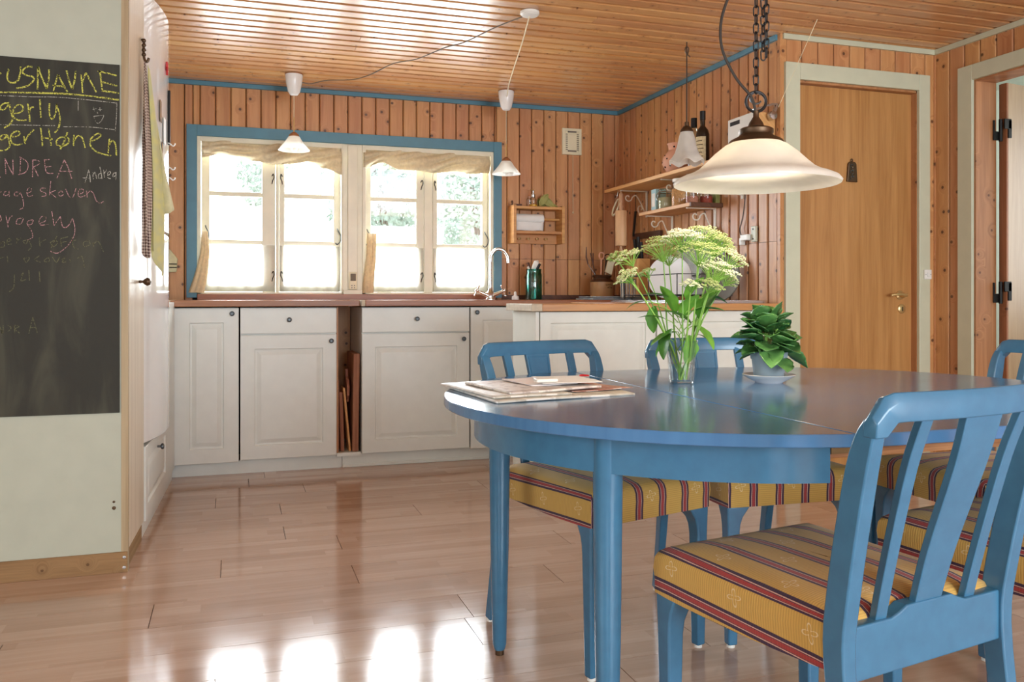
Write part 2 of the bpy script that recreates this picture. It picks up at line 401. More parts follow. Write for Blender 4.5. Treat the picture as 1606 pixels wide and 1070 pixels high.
def make_milk(name, rgb, tw=.55, emis=0.0):
    t = NT(name); tc = t.N('ShaderNodeTexCoord'); t.n.remove(t.b)
    nz = t.N('ShaderNodeTexNoise', i_Vector=tc.outputs['Object'], i_Scale=9.0, i_Detail=3.0, i_Distortion=1.5)
    c = lin(rgb); col = t.ramp(nz.outputs[0], [(.35, tuple(x*.9 for x in c[:3])+(1,)), (.65, c)])
    d = t.N('ShaderNodeBsdfDiffuse', i_Color=col); l = t.N('ShaderNodeBsdfTranslucent', i_Color=col); g = t.N('ShaderNodeBsdfGlossy', i_Roughness=.12)
    m = t.N('ShaderNodeMixShader', i_0=tw, i_1=d.outputs[0], i_2=l.outputs[0]); m = t.N('ShaderNodeMixShader', i_0=.05, i_1=m.outputs[0], i_2=g.outputs[0])
    t.t.links.new(m.outputs[0], t.out.inputs[0]); return t.m
M['alabaster'] = make_milk('alabaster_glass', (246, 242, 234), .45)
M['milk_glass'] = make_milk('milk_glass', (252, 250, 244), .6)

def make_blackboard():
    t = NT('chalkboard'); tc = t.N('ShaderNodeTexCoord')
    mp = t.N('ShaderNodeMapping', i_Vector=tc.outputs['Object']); mp.inputs['Scale'].default_value = (9, 1, 2)
    a = t.N('ShaderNodeTexNoise', i_Vector=mp.outputs[0], i_Scale=1.4, i_Detail=6.0, i_Distortion=.8)
    b = t.N('ShaderNodeTexNoise', i_Vector=tc.outputs['Object'], i_Scale=70.0, i_Detail=3.0)
    f = t.math('ADD', t.math('MULTIPLY', t.step(a.outputs[0], .45, .8), .8), t.math('MULTIPLY', b.outputs[0], .12))
    t.set(Base_Color=t.mix(f, lin((44, 42, 34)), lin((74, 72, 58))), Roughness=.55, Specular_IOR_Level=.3); return t.m
M['blackboard'] = make_blackboard()
def make_chalk(name, rgb, alpha):
    t = NT(name); tc = t.N('ShaderNodeTexCoord')
    n = t.N('ShaderNodeTexNoise', i_Vector=tc.outputs['Object'], i_Scale=260.0, i_Detail=2.0)
    t.set(Base_Color=t.mix(t.math('MULTIPLY', t.step(n.outputs[0], .38, .55), alpha), lin((60, 58, 46)), lin(rgb)), Roughness=.95, Specular_IOR_Level=.1); return t.m
M['chalk_yellow'] = make_chalk('yellow_chalk', (206, 204, 96), .95)
M['chalk_white'] = make_chalk('white_chalk', (212, 208, 196), .8)
M['chalk_pink'] = make_chalk('pink_chalk', (214, 160, 164), .85)
M['chalk_faint'] = make_chalk('wiped_chalk', (122, 122, 92), .6)

def make_check(name, a, b, k):
    t = NT(name); tc = t.N('ShaderNodeTexCoord'); sp = t.N('ShaderNodeSeparateXYZ', i_0=tc.outputs['Object'])
    s1 = t.math('LESS_THAN', t.math('FRACT', t.math('MULTIPLY', t.math('ADD', sp.outputs[0], t.math('ADD', sp.outputs[1], 5.0)), k)), .5)
    s2 = t.math('LESS_THAN', t.math('FRACT', t.math('MULTIPLY', t.math('ADD', sp.outputs[2], 5.0), k)), .5)
    t.set(Base_Color=t.mix(t.math('MULTIPLY', t.math('ADD', s1, s2), .5), lin(a), lin(b)), Roughness=.9); return t.m
M['check'] = make_check('brown_check_cloth', (224, 206, 190), (92, 60, 56), 85)
def make_yellow_towel():
    t = NT('yellow_damask_towel'); tc = t.N('ShaderNodeTexCoord')
    v = t.N('ShaderNodeTexVoronoi', feature='SMOOTH_F1', i_Vector=tc.outputs['Object'], i_Scale=34.0)
    t.set(Base_Color=t.ramp(v.outputs[0], [(.25, lin((214, 208, 142))), (.55, lin((204, 202, 154)))]), Roughness=.9, Sheen_Weight=.2); return t.m
M['yellow_towel'] = make_yellow_towel()
M['pale_towel'] = plain('pale_linen_towel', (214, 208, 168), .9, var=.08, scale=40)
def make_leaf(name, a, b, sc=30, rough=.4, tr=.0):
    t = NT(name); tc = t.N('ShaderNodeTexCoord'); oi = t.N('ShaderNodeObjectInfo')
    n = t.N('ShaderNodeTexNoise', i_Vector=tc.outputs['Object'], i_Scale=sc, i_Detail=3.0)
    f = t.math('ADD', t.math('MULTIPLY', n.outputs[0], .6), t.math('MULTIPLY', oi.outputs['Random'], .4))
    t.set(Base_Color=t.ramp(f, [(.3, lin(a)), (.7, lin(b))]), Roughness=rough); return t.m
M['succulent'] = make_leaf('glossy_succulent_leaf', (34, 76, 38), (104, 158, 84), 22, .25)
M['leaf'] = make_leaf('fresh_green_leaf', (74, 138, 44), (132, 186, 70), 30, .45)
M['stem'] = make_leaf('green_stem', (112, 160, 62), (150, 190, 84), 20, .5)
M['blossom'] = make_leaf('cream_blossom', (214, 220, 150), (250, 248, 226), 60, .8)
M['bay'] = make_leaf('dry_olive_leaf', (122, 124, 60), (164, 160, 92), 20, .6)
M['tree_leaf'] = make_leaf('tree_foliage', (150, 172, 160), (196, 210, 200), 2, .6)
M['bark'] = plain('tree_bark', (120, 110, 98), .9, var=.2)
M['ground'] = plain('pale_garden_gravel', (226, 226, 218), .9, var=.08, scale=3)

# ------------------------------------------------------------------ the setting
BW, KX, DW, RW, CH = 5.43, 2.545, 3.574, 3.49, 2.245   # back wall, kitchen side wall, door wall, right wall, ceiling
# floor
flo = struct(MB().box(-3, 6.0, -2.7, 5.6, -.06, -.012).build('floor', M['dark_gap']), 'pale beech laminate floor of wide planks', 'floor')
rng = random.Random(3)
y = 2.453 - .203*9
plk_cache = {}
while y < 4.95:
    x = -1.6 - rng.random()*1.2
    while x < 3.6:
        L = 1.28
        if 'p' not in plk_cache: plk_cache['p'] = MB().box(0, L-.0022, 0, .203-.0018, -.012, 0).mesh('plank', M['laminate'])
        inst('plank', plk_cache['p'], (x, y, 0), flo); x += L
    y += .203
y_lo = 2.453 - .203*9; y_hi = y
mb = MB(); mb.box(-3, 6, -2.7, y_lo-.002, -.012, 0); mb.box(-3, 6, y_hi, 5.6, -.012, 0); mb.box(3.9, 6, y_lo, y_hi, -.012, -.001); mb.build('floor_field', M['laminate'], flo)
# ceiling
cei = struct(MB().box(-3, 6, -2.7, 5.6, CH+.014, CH+.1).build('ceiling', M['dark_gap']), 'varnished pine board ceiling', 'ceiling')
mb = MB(); mb.box(-3, 6, -2.7, 1.9, CH, CH+.014); mb.build('board_field', M['pine_ceiling'], cei)
y = BW; PC = .0895; cm = {}
def ceil_board(L):
    k = round(L, 2)
    if k not in cm:
        c = .008; w = PC-.011
        cm[k] = MB().prism_x([(0, .014), (0, c), (c, 0), (w-c, 0), (w, c), (w, .014)], 0, k-.002).mesh('board', M['pine_ceiling'])
    return cm[k]
while y-PC > 1.85:
    x = -1.3 ; 
    cuts = sorted([-1.3, 3.6] + ([rng.choice([.1, .6, 1.1, 1.6, 2.1, 2.7])] if rng.random() < .55 else []))
    for a, b in zip(cuts, cuts[1:]): inst('board', ceil_board(b-a), (a, y-PC, CH), cei)
    y -= PC
# back wall: backing around the windows, planks, blue casing
WX0, WX1, WZ0, WZ1 = -.212, 1.632, .972, 1.915
mb = MB()
mb.box(-3, WX0, BW+.014, BW+.16, 0, CH+.05); mb.box(WX1, 3.6, BW+.014, BW+.16, 0, CH+.05); mb.box(WX0, WX1, BW+.014, BW+.16, WZ1, CH+.05); mb.box(WX0, WX1, BW+.014, BW+.16, 0, WZ0)
wb = struct(mb.build('wall_back', M['dark_gap']), 'varnished pine plank wall around the kitchen windows', 'wall')
PW = .0875; pm = {}
def plank(w, z0, z1, mat='pine_wall', gap=.004, ch=.005):
    k = (round(w, 3), round(z0, 3), round(z1, 3), mat)
    if k not in pm:
        g = gap/2
        pm[k] = MB().prism_z([(g, .014), (g, ch), (g+ch, 0), (w-g-ch, 0), (w-g, ch), (w-g, .014)], z0, z1).mesh('plank', M[mat])
    return pm[k]
x = -.72
while x < KX - .001:
    w = min(PW, KX-x)
    if x < -.235 < x+w: inst('plank', plank(-.235-x, .93, CH), (x, BW, 0), wb); inst('plank', plank(x+w+.235, 1.93, CH), (-.235, BW, 0), wb)
    elif x < 1.655 < x+w: inst('plank', plank(1.655-x, 1.93, CH), (x, BW, 0), wb); inst('plank', plank(x+w-1.655, .93, 1.2085), (1.655, BW, 0), wb); inst('plank', plank(x+w-1.655, 1.2105, CH), (1.655, BW, 0), wb)
    elif x + w < -.2 or x > 1.65:
        if x > 1.6: inst('plank', plank(w, .93, 1.2085), (x, BW, 0), wb); inst('plank', plank(w, 1.2105, CH), (x, BW, 0), wb)
        else: inst('plank', plank(w, .93, CH), (x, BW, 0), wb)
    else: inst('plank', plank(w, 1.93, CH), (x, BW, 0), wb)
    x += w
# kitchen side wall (faces -x)
wk = struct(MB().box(KX+.014, KX+.03, DW+.02, BW, 0, CH+.02).build('wall_right', M['dark_gap']), 'pine plank wall behind the kitchen shelves', 'wall')
y = BW
ROT = -PI/2
while y > 3.60:
    w = min(PW, y-3.596)
    inst('plank', plank(w, .9, 1.2285, gap=.011), (KX, y, 0), wk, (0, 0, ROT)); inst('plank', plank(w, 1.2305, CH, gap=.011), (KX, y, 0), wk, (0, 0, ROT))
    y -= w
    if w < .02: break
MB().box(KX-.004, KX+.03, DW-.002, 3.596, 0, CH).build('corner_post', M['pine_wall'], wk)
# door wall (faces -y)
D1, D2, DZ = 2.64, 3.385, 2.028
mb = MB(); mb.box(KX+.03, D1, DW+.014, DW+.1, 0, CH+.02); mb.box(D2, RW+.1, DW+.014, DW+.1, 0, CH+.02); mb.box(D1, D2, DW+.014, DW+.1, DZ, CH+.02)
wd = struct(mb.build('wall_door_side', M['dark_gap']), 'pine plank wall with the closed oak door', 'wall')
x = KX+.03
while x < RW-.001:
    w = min(.095, RW-x)
    z0 = 0 if (x+w < D1 or x > D2+.02) else DZ+.03
    inst('plank', plank(w, z0, CH), (x, DW, 0), wd); x += w
# right wall (faces -x) with the doorway
O1, O2 = 2.50, 3.326
mb = MB(); mb.box(RW+.014, RW+.11, O2, DW+.1, 0, CH+.02); mb.box(RW+.014, RW+.11, -2.7, O1, 0, CH+.02); mb.box(RW+.014, RW+.11, O1, O2, 2.036, CH+.02)
wr = struct(mb.build('wall_hall_side', M['dark_gap']), 'pine plank wall with the open doorway', 'wall')
y = DW
while y > -.6:
    w = .095
    z0 = 0 if (y-w > O2 or y < O1) else 2.06
    inst('plank', plank(w, z0, CH), (RW, y, 0), wr, (0, 0, ROT)); y -= w
MB().box(RW, RW+.014, -2.7, y, 0, CH).build('plank_field', M['pine_wall'], wr)
MB().box(RW-.007, RW+.012, DW-.007, DW+.012, 0, CH).build('corner_bead', M['pine_wall'], wr)
MB().box(KX-.006, KX+.012, BW-.006, BW+.012, .93, CH).build('corner_bead', M['pine_wall'], wk)
# ceiling trims
struct(MB().box(-.72, KX, BW-.016, BW, CH-.027, CH-.001).build('trim_1', M['blue_paint']), 'blue trim along the ceiling above the windows', 'trim')
struct(MB().box(KX-.016, KX, DW+.02, BW-.016, CH-.027, CH-.001).build('trim_2', M['blue_paint']), 'blue trim along the ceiling above the shelves', 'trim')
struct(MB().box(KX+.01, RW, DW-.014, DW, CH-.027, CH-.001).build('trim_3', M['trim_white']), 'white trim along the ceiling above the closed door', 'trim')
struct(MB().box(RW-.014, RW, -2.5, DW-.014, CH-.027, CH-.001).build('trim_4', M['trim_white']), 'white trim along the ceiling above the doorway', 'trim')
# blue window casing and upstand
mb = MB(); mb.box(-.27, WX0, BW-.022, BW+.012, .95, 1.981); mb.box(WX1, 1.687, BW-.022, BW+.012, .95, 1.981); mb.box(WX0, WX1, BW-.022, BW+.012, WZ1, 1.981)
struct(mb.build('trim_5', M['blue_paint'], bevel=.002), 'blue painted casing around the kitchen windows', 'trim')
struct(MB().box(1.69, KX, BW-.02, BW, .938, .968).build('trim_6', M['dark_wood']), 'dark wooden upstand behind the worktop', 'trim')
# unseen rest of the living room with its window openings
def wall_with_hole(name, label, axis, p, t, a0, a1, holes):
    mb = MB(); cur = a0
    def bx(u0, u1, z0, z1):
        if axis == 'y': mb.box(u0, u1, p, p+t, z0, z1)
        else: mb.box(p, p+t, u0, u1, z0, z1)
    for h0, h1, z0, z1 in holes:
        bx(cur, h0, 0, CH+.05); bx(h0, h1, 0, z0); bx(h0, h1, z1, CH+.05); cur = h1
    bx(cur, a1, 0, CH+.05)
    return struct(mb.build(name, M['panel_white']), label, 'wall')
wall_with_hole('wall_rear', 'white wall with terrace windows behind the dining table', 'y', -2.7, .1, -3, 3.6, [(-2.25, -.75, .7, 2.0), (.55, 3.25, .4, 2.1)])
wall_with_hole('wall_left', 'white living room wall with one window', 'x', -3.0, .1, -2.7, 5.5, [(-.35, 1.55, .7, 2.0)])
# hall beyond the doorway
mb = MB(); mb.box(5.5, 5.6, 3.3, 4.2, 0, CH); mb.box(5.5, 5.6, 1.2, 2.0, 0, CH); mb.box(5.5, 5.6, 2.0, 3.3, 0, .9); mb.box(5.5, 5.6, 2.0, 3.3, 2.1, CH); mb.box(3.6, 5.6, 4.1, 4.2, 0, CH); mb.box(3.6, 5.6, 1.1, 1.2, 0, CH); mb.box(3.605, 5.5, 1.2, 4.1, CH-.012, CH+.01)
struct(mb.build('wall_hall', plain('pale_green_hall_paint', (212, 220, 206), .6)), 'pale greenish wall of the hall beyond the doorway', 'wall')
# garden outside
struct(MB().box(-30, 40, 5.8, 70, -.4, -.3).build('ground', M['ground']), 'bright pale garden ground outside the windows', 'ground')
def tree(name, label, x, y, z0, z1, rad, n, seed):
    r = random.Random(seed); t = thing(name, label, 'tree', (x, y, -.3), 0, 'trees in the garden')
    MB().tube([(x, y, -.3), (x+.1, y, z0), (x-.1, y+.1, z1-.4)], [.13, .1, .03], 8).build('trunk', M['bark'], t, True)
    mb = MB()
    for i in range(n):
        a = r.uniform(0, 2*PI); q = r.random()**.5*rad; zz = z0+(z1-z0)*r.random()
        k = math.sin(PI*min(1, max(.08, (zz-z0)/(z1-z0)*.9+.1)))**.5
        c = Vector((x+math.cos(a)*q*k, y+math.sin(a)*q*k, zz)); s = r.uniform(.04, .09)
        u = Vector((r.uniform(-1, 1), r.uniform(-1, 1), r.uniform(-1, 1))).normalized(); w = u.cross(Vector((r.uniform(-1, 1), r.uniform(-1, 1), r.uniform(-1, 1)))).normalized()
        mb.add([c-u*s, c+w*s*.5, c+u*s, c-w*s*.5], [(0, 1, 2, 3)])
    mb.build('foliage', M['tree_leaf'], t)
tree('garden_tree', 'leafy garden tree seen through the left pane of the right window', 2.2, 13.5, 1.95, 3.6, 1.0, 3400, 1)
tree('garden_tree', 'leafy garden tree seen through the right pane of the right window', 4.6, 16.5, 1.95, 3.9, 1.25, 4200, 2)
tree('garden_tree', 'small garden tree at the edge of the left window', .55, 16, 2.6, 4.2, .55, 900, 3)

# ------------------------------------------------------------------ windows
SY = 5.475   # room face of the sashes
def hook(x, z, parent, flip=1):
    p = [(x, SY-.004, z), (x+.008*flip, SY-.016, z+.012), (x+.012*flip, SY-.02, z-.01), (x+.004*flip, SY-.018, z-.03), (x, SY-.014, z-.05)]
    MB().tube(spline(p, 4), .003, 6).build('latch_hook', M['black_metal'], parent, True)
def stay(x, z, parent, flip=1):
    p = [(x, SY-.006, z+.045), (x+.004, SY-.02, z+.03), (x+.018*flip, SY-.024, z), (x+.016*flip, SY-.024, z-.035), (x-.002*flip, SY-.022, z-.055), (x-.014*flip, SY-.02, z-.045)]
    MB().tube(spline(p, 5), .0035, 6).build('window_stay', M['pewter'], parent, True)
def window(name, label, x0, x1, sashes, stays):
    w = struct(thing(name, None, None, (x0, BW, WZ0)), label, 'window')
    mb = MB()   # fixed frame
    mb.box(x0, sashes[0][0]-.002, BW-.012, BW+.11, WZ0, WZ1); mb.box(sashes[-1][1]+.002, x1, BW-.012, BW+.11, WZ0, WZ1)
    mb.box(x0, x1, BW-.01, BW+.11, 1.885, WZ1); mb.box(x0, x1, BW-.012, BW+.11, WZ0, .984)
    mb.box(sashes[0][1]+.002, sashes[1][0]-.002, SY-.004, BW+.11, .984, 1.885)
    mb.build('window_frame', M['cream'], w, bevel=.002)
    for (a, b, ga, gb) in sashes:
        mb = MB(); mb.box(a, ga, SY, SY+.04, .986, 1.883); mb.box(gb, b, SY, SY+.04, .986, 1.883)
        mb.box(ga, gb, SY, SY+.04, 1.83, 1.883); mb.box(ga, gb, SY, SY+.04, .986, 1.03)
        sa = mb.build('sash', M['cream'], w, bevel=.003)
        sa['_o'] = list(w['_o'])
        for z in (1.582, 1.288): MB().box(ga, gb, SY+.004, SY+.036, z-.014, z+.014).build('muntin', M['cream'], sa, bevel=.003)
        for z0, z1 in ((1.03, 1.274), (1.302, 1.568), (1.596, 1.83)): MB().box(ga, gb, SY+.018, SY+.021, z0, z1).build('pane', M['glass'], sa)
    hook(sashes[0][1]-.022, 1.70, w); hook(sashes[1][0]+.018, 1.70, w, -1)
    hook(sashes[0][1]-.022, 1.10, w); hook(sashes[1][0]+.018, 1.10, w, -1)
    for x, fl in stays: stay(x, 1.34, w, fl)
    return w
window('window_1', 'left cream casement window with gathered valance', WX0, .645, [(-.189, .242, -.142, .162), (.265, .636, .296, .596)], [(-.165, 1), (.618, 1)])
window('window_2', 'right cream casement window with trees behind', .768, WX1, [(.793, 1.175, .83, 1.124), (1.234, 1.609, 1.264, 1.569)], [(.805, 1), (1.585, 1)])
po = struct(thing('trim_7', None, None, (.645, BW, WZ0)), 'cream post between the two kitchen windows', 'trim')
MB().box(.645, .768, BW-.005, BW+.12, WZ0, WZ1).build('post', M['cream'], po, bevel=.002)
MB().box(.677, .736, BW-.02, BW-.005, 1.0, WZ1-.01).build('cover_board', M['cream'], po, bevel=.002)
MB().box(.648, .765, BW-.03, BW-.005, .952, .998).build('foot_block', M['cream'], po, bevel=.002)
struct(MB().box(-.21, 1.64, BW-.035, BW-.012, .936, .972).build('window_sill', M['worktop'], bevel=.003), 'dark wooden sill strip under the kitchen windows', 'trim')
# socket on the post
t = thing('wall_socket', 'grey double wall socket low on the post between the windows', 'socket', (.707, BW-.03, 1.045))
MB().box(.684, .73, BW-.036, BW-.02, 1.0, 1.11).build('housing', M['ivory'], t, bevel=.003)
MB().box(.69, .724, BW-.04, BW-.036, 1.055, 1.1).build('rocker', M['grey_cord'], t, bevel=.002)
for dx, dz in ((-.008, .012), (.008, .012), (-.008, .026), (.008, .026)):
    MB().lathe([(.003, -.0385+BW+.0), (.003, BW-.036)], 8, (.707+dx, 0, 1.0+dz), 'y', True).build('pin_hole', M['black_metal'], t)

# white sheets added for glare on the lower panes, valances, tied curtains
def sheer(x0, x1, label):
    def f(u, v): return (x0+(x1-x0)*u, SY-.008+.004*math.sin(u*34), .99+(1.272-.99)*v)
    return tag(MB().sheet(f, 40, 2).build('glare_sheet', M['sheer'], None, True, solid=.001), label, 'curtain', 'added glare sheets over the lower panes')
sheer(-.185, .24, 'white sheet added for glare on the leftmost sash'); sheer(.268, .634, 'white sheet added for glare on the second sash from the left')
sheer(.797, 1.172, 'white sheet added for glare on the third sash from the left'); sheer(1.237, 1.606, 'white sheet added for glare on the sash beside the tap')
def valance(x0, x1, seed, label, low):
    r = random.Random(seed); ph = [r.uniform(0, 6) for _ in range(6)]
    def lo(u):
        i = min(len(low)-2, int(u*(len(low)-1))); k = u*(len(low)-1)-i; k = k*k*(3-2*k); return low[i]*(1-k)+low[i+1]*k
    def f(u, v):
        zb = lo(u); z = 1.893-(1.893-zb)*(1-v)
        fold = .018*math.sin(8*(1-v)+3.5*math.sin(3.1*u+ph[0])+ph[1])*(1-v*.6)+.010*math.sin(17*u+6*(1-v)+ph[2])+.006*math.sin(31*u-9*v+ph[3])
        return (x0+(x1-x0)*u, BW-.004-.028*math.sin(PI*v)*(1)-abs(fold)*1.2+.016, z)
    return tag(MB().sheet(f, 56, 22).build('valance', M['valance'], None, True, 180, solid=.002), label, 'curtain', 'gathered cream valances')
valance(-.186, .64, 5, 'gathered cream valance across the left window', [1.785, 1.815, 1.80, 1.782, 1.768, 1.775, 1.79, 1.755, 1.72])
valance(.775, 1.607, 6, 'gathered cream valance across the right window', [1.77, 1.81, 1.77, 1.768, 1.76, 1.77, 1.765, 1.775])
def tied(pts, label, w0, w1):
    def f(u, v):
        i = min(len(pts)-2, int(v*(len(pts)-1))); k = v*(len(pts)-1)-i
        cx = pts[i][0]*(1-k)+pts[i+1][0]*k; z = pts[i][1]*(1-k)+pts[i+1][1]*k; w = w0*(1-v)+w1*v
        a = 2*PI*u; rr = w/2*(1+.22*math.sin(7*a))
        return (cx+rr*math.cos(a), BW-.035+rr*.55*math.sin(a), z)
    return tag(MB().sheet(f, 42, 14).build('tied_curtain', M['tieback'], None, True, 180), label, 'curtain', 'tied cream curtains')
tied([(-.168, 1.345), (-.165, 1.22), (-.185, 1.1), (-.215, .98)], 'cream curtain tied aside at the left window edge', .03, .075)
tied([(.825, 1.355), (.82, 1.2), (.81, 1.1), (.8, .98)], 'cream curtain tied aside next to the window post', .05, .06)

# ------------------------------------------------------------------ doors
d = struct(thing('door_1', None, None, (D1, DW, 0)), 'closed oak veneer door with brass lever', 'door')
MB().box(2.655, 3.37, DW+.035, DW+.07, .01, 2.012).build('door_leaf', M['door_oak'], d)
mb = MB(); mb.box(D1-.0, D1+.013, DW-.0, DW+.1, 0, DZ); mb.box(3.37, D2, DW, DW+.1, 0, DZ); mb.box(D1, D2, DW, DW+.1, 2.014, DZ); mb.build('door_jamb', M['jamb_wood'], d)
mb = MB(); mb.box(2.562, D1+.005, DW-.02, DW, 0, 2.106); mb.box(D2-.012, 3.443, DW-.02, DW, 0, 2.106); mb.box(D1+.005, D2-.012, DW-.02, DW, DZ-.004, 2.106); mb.build('door_casing', M['trim_white'], d, bevel=.003)
DY = DW+.035
ha = MB().lathe([(.024, 0), (.024, -.006), (.018, -.01), (.012, -.012), (.012, -.045), (.001, -.045)], 20, (3.295, DY, .963), 'y').build('door_handle', M['brass'], d, True)
ha['_o'] = list(d['_o'])
MB().tube(spline([(3.3, DY-.045, .963), (3.27, DY-.05, .966), (3.235, DY-.048, .967), (3.205, DY-.04, .962)], 5), [.009]*5+[.008]*11, 10).build('lever', M['brass'], ha, True)
es = MB().lathe([(.024, 0), (.024, -.005), (.019, -.009), (.001, -.009)], 20, (3.306, DY, .892), 'y').build('lock_rosette', M['brass'], d, True); es['_o'] = list(d['_o'])
MB().box(3.303, 3.309, DY-.0105, DY-.008, .88, .902).build('keyhole', M['black_metal'], es)
# sign on the door
t = thing('door_plaque', 'small dark relief plaque with a bail loop on the oak door', 'plaque', (2.985, DY, 1.54))
MB().prism_y([(2.958, 1.54), (3.022, 1.538), (3.016, 1.63), (3.006, 1.642), (2.975, 1.642), (2.966, 1.632)], DY-.012, DY-.001).build('plate', M['bronze'], t, bevel=.003)
MB().tube([(2.99+.006*math.cos(a), DY-.006, 1.65+.007*math.sin(a)) for a in [k*PI/6 for k in range(12)]], .002, 6, True).build('loop', M['bronze'], t, True)
for k, (px, pz, q) in enumerate([(2.985, 1.62, 0), (2.992, 1.605, 1), (2.984, 1.59, 0), (2.994, 1.575, 1), (2.985, 1.56, 0)]):
    MB().tube([(px+.009*math.cos(a), DY-.013, pz+.007*math.sin(a)) for a in [j*PI/5+q for j in range(8)]], .0016, 5).build('relief', M['pewter'], t, True)
# light switch on the casing
t = thing('light_switch', 'small white light switch on the casing of the oak door', 'switch', (3.44, DW-.02, 1.068))
MB().box(3.398, 3.442, DW-.03, DW-.02, 1.045, 1.095).build('plate', M['white_plastic'], t, bevel=.002)
MB().box(3.412, 3.428, DW-.034, DW-.03, 1.06, 1.082).build('rocker', M['white_plastic'], t, bevel=.001)
for dx in (-.016, .016): MB().lathe([(.002, DW-.031), (.002, DW-.03)], 8, (3.42+dx, 0, 1.07), 'y', True).build('screw', M['pewter'], t)
# doorway with open door leaf in the hall
d = struct(thing('door_2', None, None, (RW, O2, 0)), 'pale open door standing ajar in the hall', 'door')
mb = MB(); mb.box(RW-.018, RW, O2-.005, 3.409, 0, 2.106); mb.box(RW-.018, RW, O1-.085, O1+.005, 0, 2.106); mb.box(RW-.018, RW, O1+.005, O2-.005, 2.03, 2.106); mb.build('door_casing', M['trim_white'], d, bevel=.003)
mb = MB(); mb.box(RW, RW+.13, O2-.014, O2, 0, 2.036); mb.box(RW, RW+.13, O1, O1+.014, 0, 2.036); mb.box(RW, RW+.13, O1+.014, O2-.014, 2.022, 2.036); mb.build('door_jamb', M['jamb_wood'], d)
mb = MB(); mb.prism_z([(3.665, 3.285), (3.665, 3.325), (4.43, 3.44), (4.43, 3.40)], .01, 2.02)
mb.build('door_leaf', wood('pale_birch_door', (190, 160, 122), (172, 140, 102), None, 'z', 'x', gs=20, rough=.4, vary=0), d)
MB().box(3.655, 3.666, 3.283, 3.327, .01, 2.02).build('leaf_edge', M['jamb_wood'], d)
for z in (1.785, .975):
    hg = MB().tube([(3.635, 3.300, z-.055), (3.635, 3.300, z+.055)], .009, 10).build('hinge', M['black_metal'], d, True); hg['_o'] = list(d['_o'])
    MB().box(3.598, 3.632, 3.304, 3.312, z-.05, z-.005).build('hinge_flap', M['black_metal'], hg, bevel=.002)
    MB().box(3.596, 3.606, 3.304, 3.312, z-.05, z+.05).build('hinge_flap', M['black_metal'], hg, bevel=.002)
    MB().box(3.636, 3.68, 3.276, 3.284, z+.005, z+.055).build('hinge_flap', M['black_metal'], hg, bevel=.002)
    MB().box(3.66, 3.682, 3.276, 3.284, z-.04, z+.05).build('hinge_flap', M['black_metal'], hg, bevel=.002)

# ------------------------------------------------------------------ left block: partition with chalkboard, tall cabinet, fridge
struct(MB().box(-1.9, -.372, 3.229, 3.25, .07, CH).build('wall_partition', M['panel_white']), 'white partition panel carrying the chalkboard', 'wall')
bb = struct(MB().box(-1.9, -.352, 3.222, 3.246, 0, .071).build('baseboard_partition', M['raw_wood'], bevel=.002), 'raw wooden baseboard under the white partition', 'baseboard')
struct(MB().box(-.372, -.35, 3.226, 3.252, .0, CH).build('trim_8', M['edge_wood']), 'pale wooden corner strip of the white partition', 'trim')
for z in (.018, .053): MB().lathe([(.006, 3.222), (.006, 3.2195), (.002, 3.219), (.0005, 3.219)], 10, (-.362, 0, z), 'y').build('screw', M['steel'], bb, True)
t = thing('filler_plug', 'two dark screw holes low in the white partition', 'plug', (-.395, 3.229, .22))
MB().lathe([(.0065, 3.2295), (.0065, 3.2275), (.0005, 3.227)], 10, (-.395, 0, .224), 'y').build('hole_cap', M['bronze'], t)
MB().lathe([(.0045, 3.2295), (.0045, 3.2275), (.0005, 3.227)], 10, (-.3955, 0, .245), 'y').build('hole_cap', M['bronze'], t)
# chalkboard with its writing
cb = thing('chalkboard', 'black chalkboard with yellow, pink and white handwriting', 'chalkboard', (-.86, 3.229, .553))
MB().box(-1.35, -.377, 3.221, 3.229, .553, 1.753).build('board', M['blackboard'], cb)
def P1(zx, zy): px, py = zx/4.865, 80+zy/4.865; return px, py
def P2(zx, zy): px, py = zx/4.865, 280+zy/4.865; return px, py
def on_board(px, py):   # measured position on the photograph -> metres on the board's own plane
    th = math.radians(18); a = (px-803)/1340; b = (467-py)/1340
    vx = math.sin(th)+a*math.cos(th); vy = math.cos(th)-a*math.sin(th); k = 3.2205/vy
    return (vx*k, H+b*k)
def writing(name, mat, strokes, w, conv, label):
    mb = MB()
    for st in strokes:
        pts = [on_board(*conv(*p)) for p in st]
        if len(pts) > 2: pts = [tuple(p) for p in spline([(a, b, 0) for a, b in pts], 4)]
        pts = [(p[0], p[1]) for p in pts]
        mb.ribbon(pts, w, lambda x, z: (x, 3.2203, z))
    o = mb.build(name, M[mat], cb); o['label'] = label; return o
usn = [[(-2,165),(8,175)],[(68,135),(55,190),(62,225),(90,243),(125,235),(148,200),(158,120)],[(248,122),(215,118),(180,140),(172,165),(200,185),(245,195),(260,215),(235,250),(185,275),(125,285)],
 [(288,295),(290,120)],[(290,120),(318,200),(358,290)],[(358,290),(372,210),(375,142)],[(408,305),(425,240),(443,180)],[(443,180),(475,245),(515,312)],[(402,262),(488,272)],
 [(508,148),(525,220),(552,292)],[(552,292),(570,220),(577,152)],[(630,320),(625,250),(618,178)],[(628,240),(655,165)],[(655,165),(690,230),(735,315)],
 [(762,150),(772,230),(782,310)],[(745,152),(820,170),(890,188)],[(782,238),(840,252),(893,266)],[(782,305),(840,312),(910,322)]]
writing('chalk_heading', 'chalk_yellow', usn, .0052, P1, 'yellow chalk word USNAVNE')
writing('chalk_underline', 'chalk_yellow', [[(-2,315),(200,318),(430,324),(600,335),(750,352),(908,374)]], .0055, P1, 'thick yellow chalk underline')
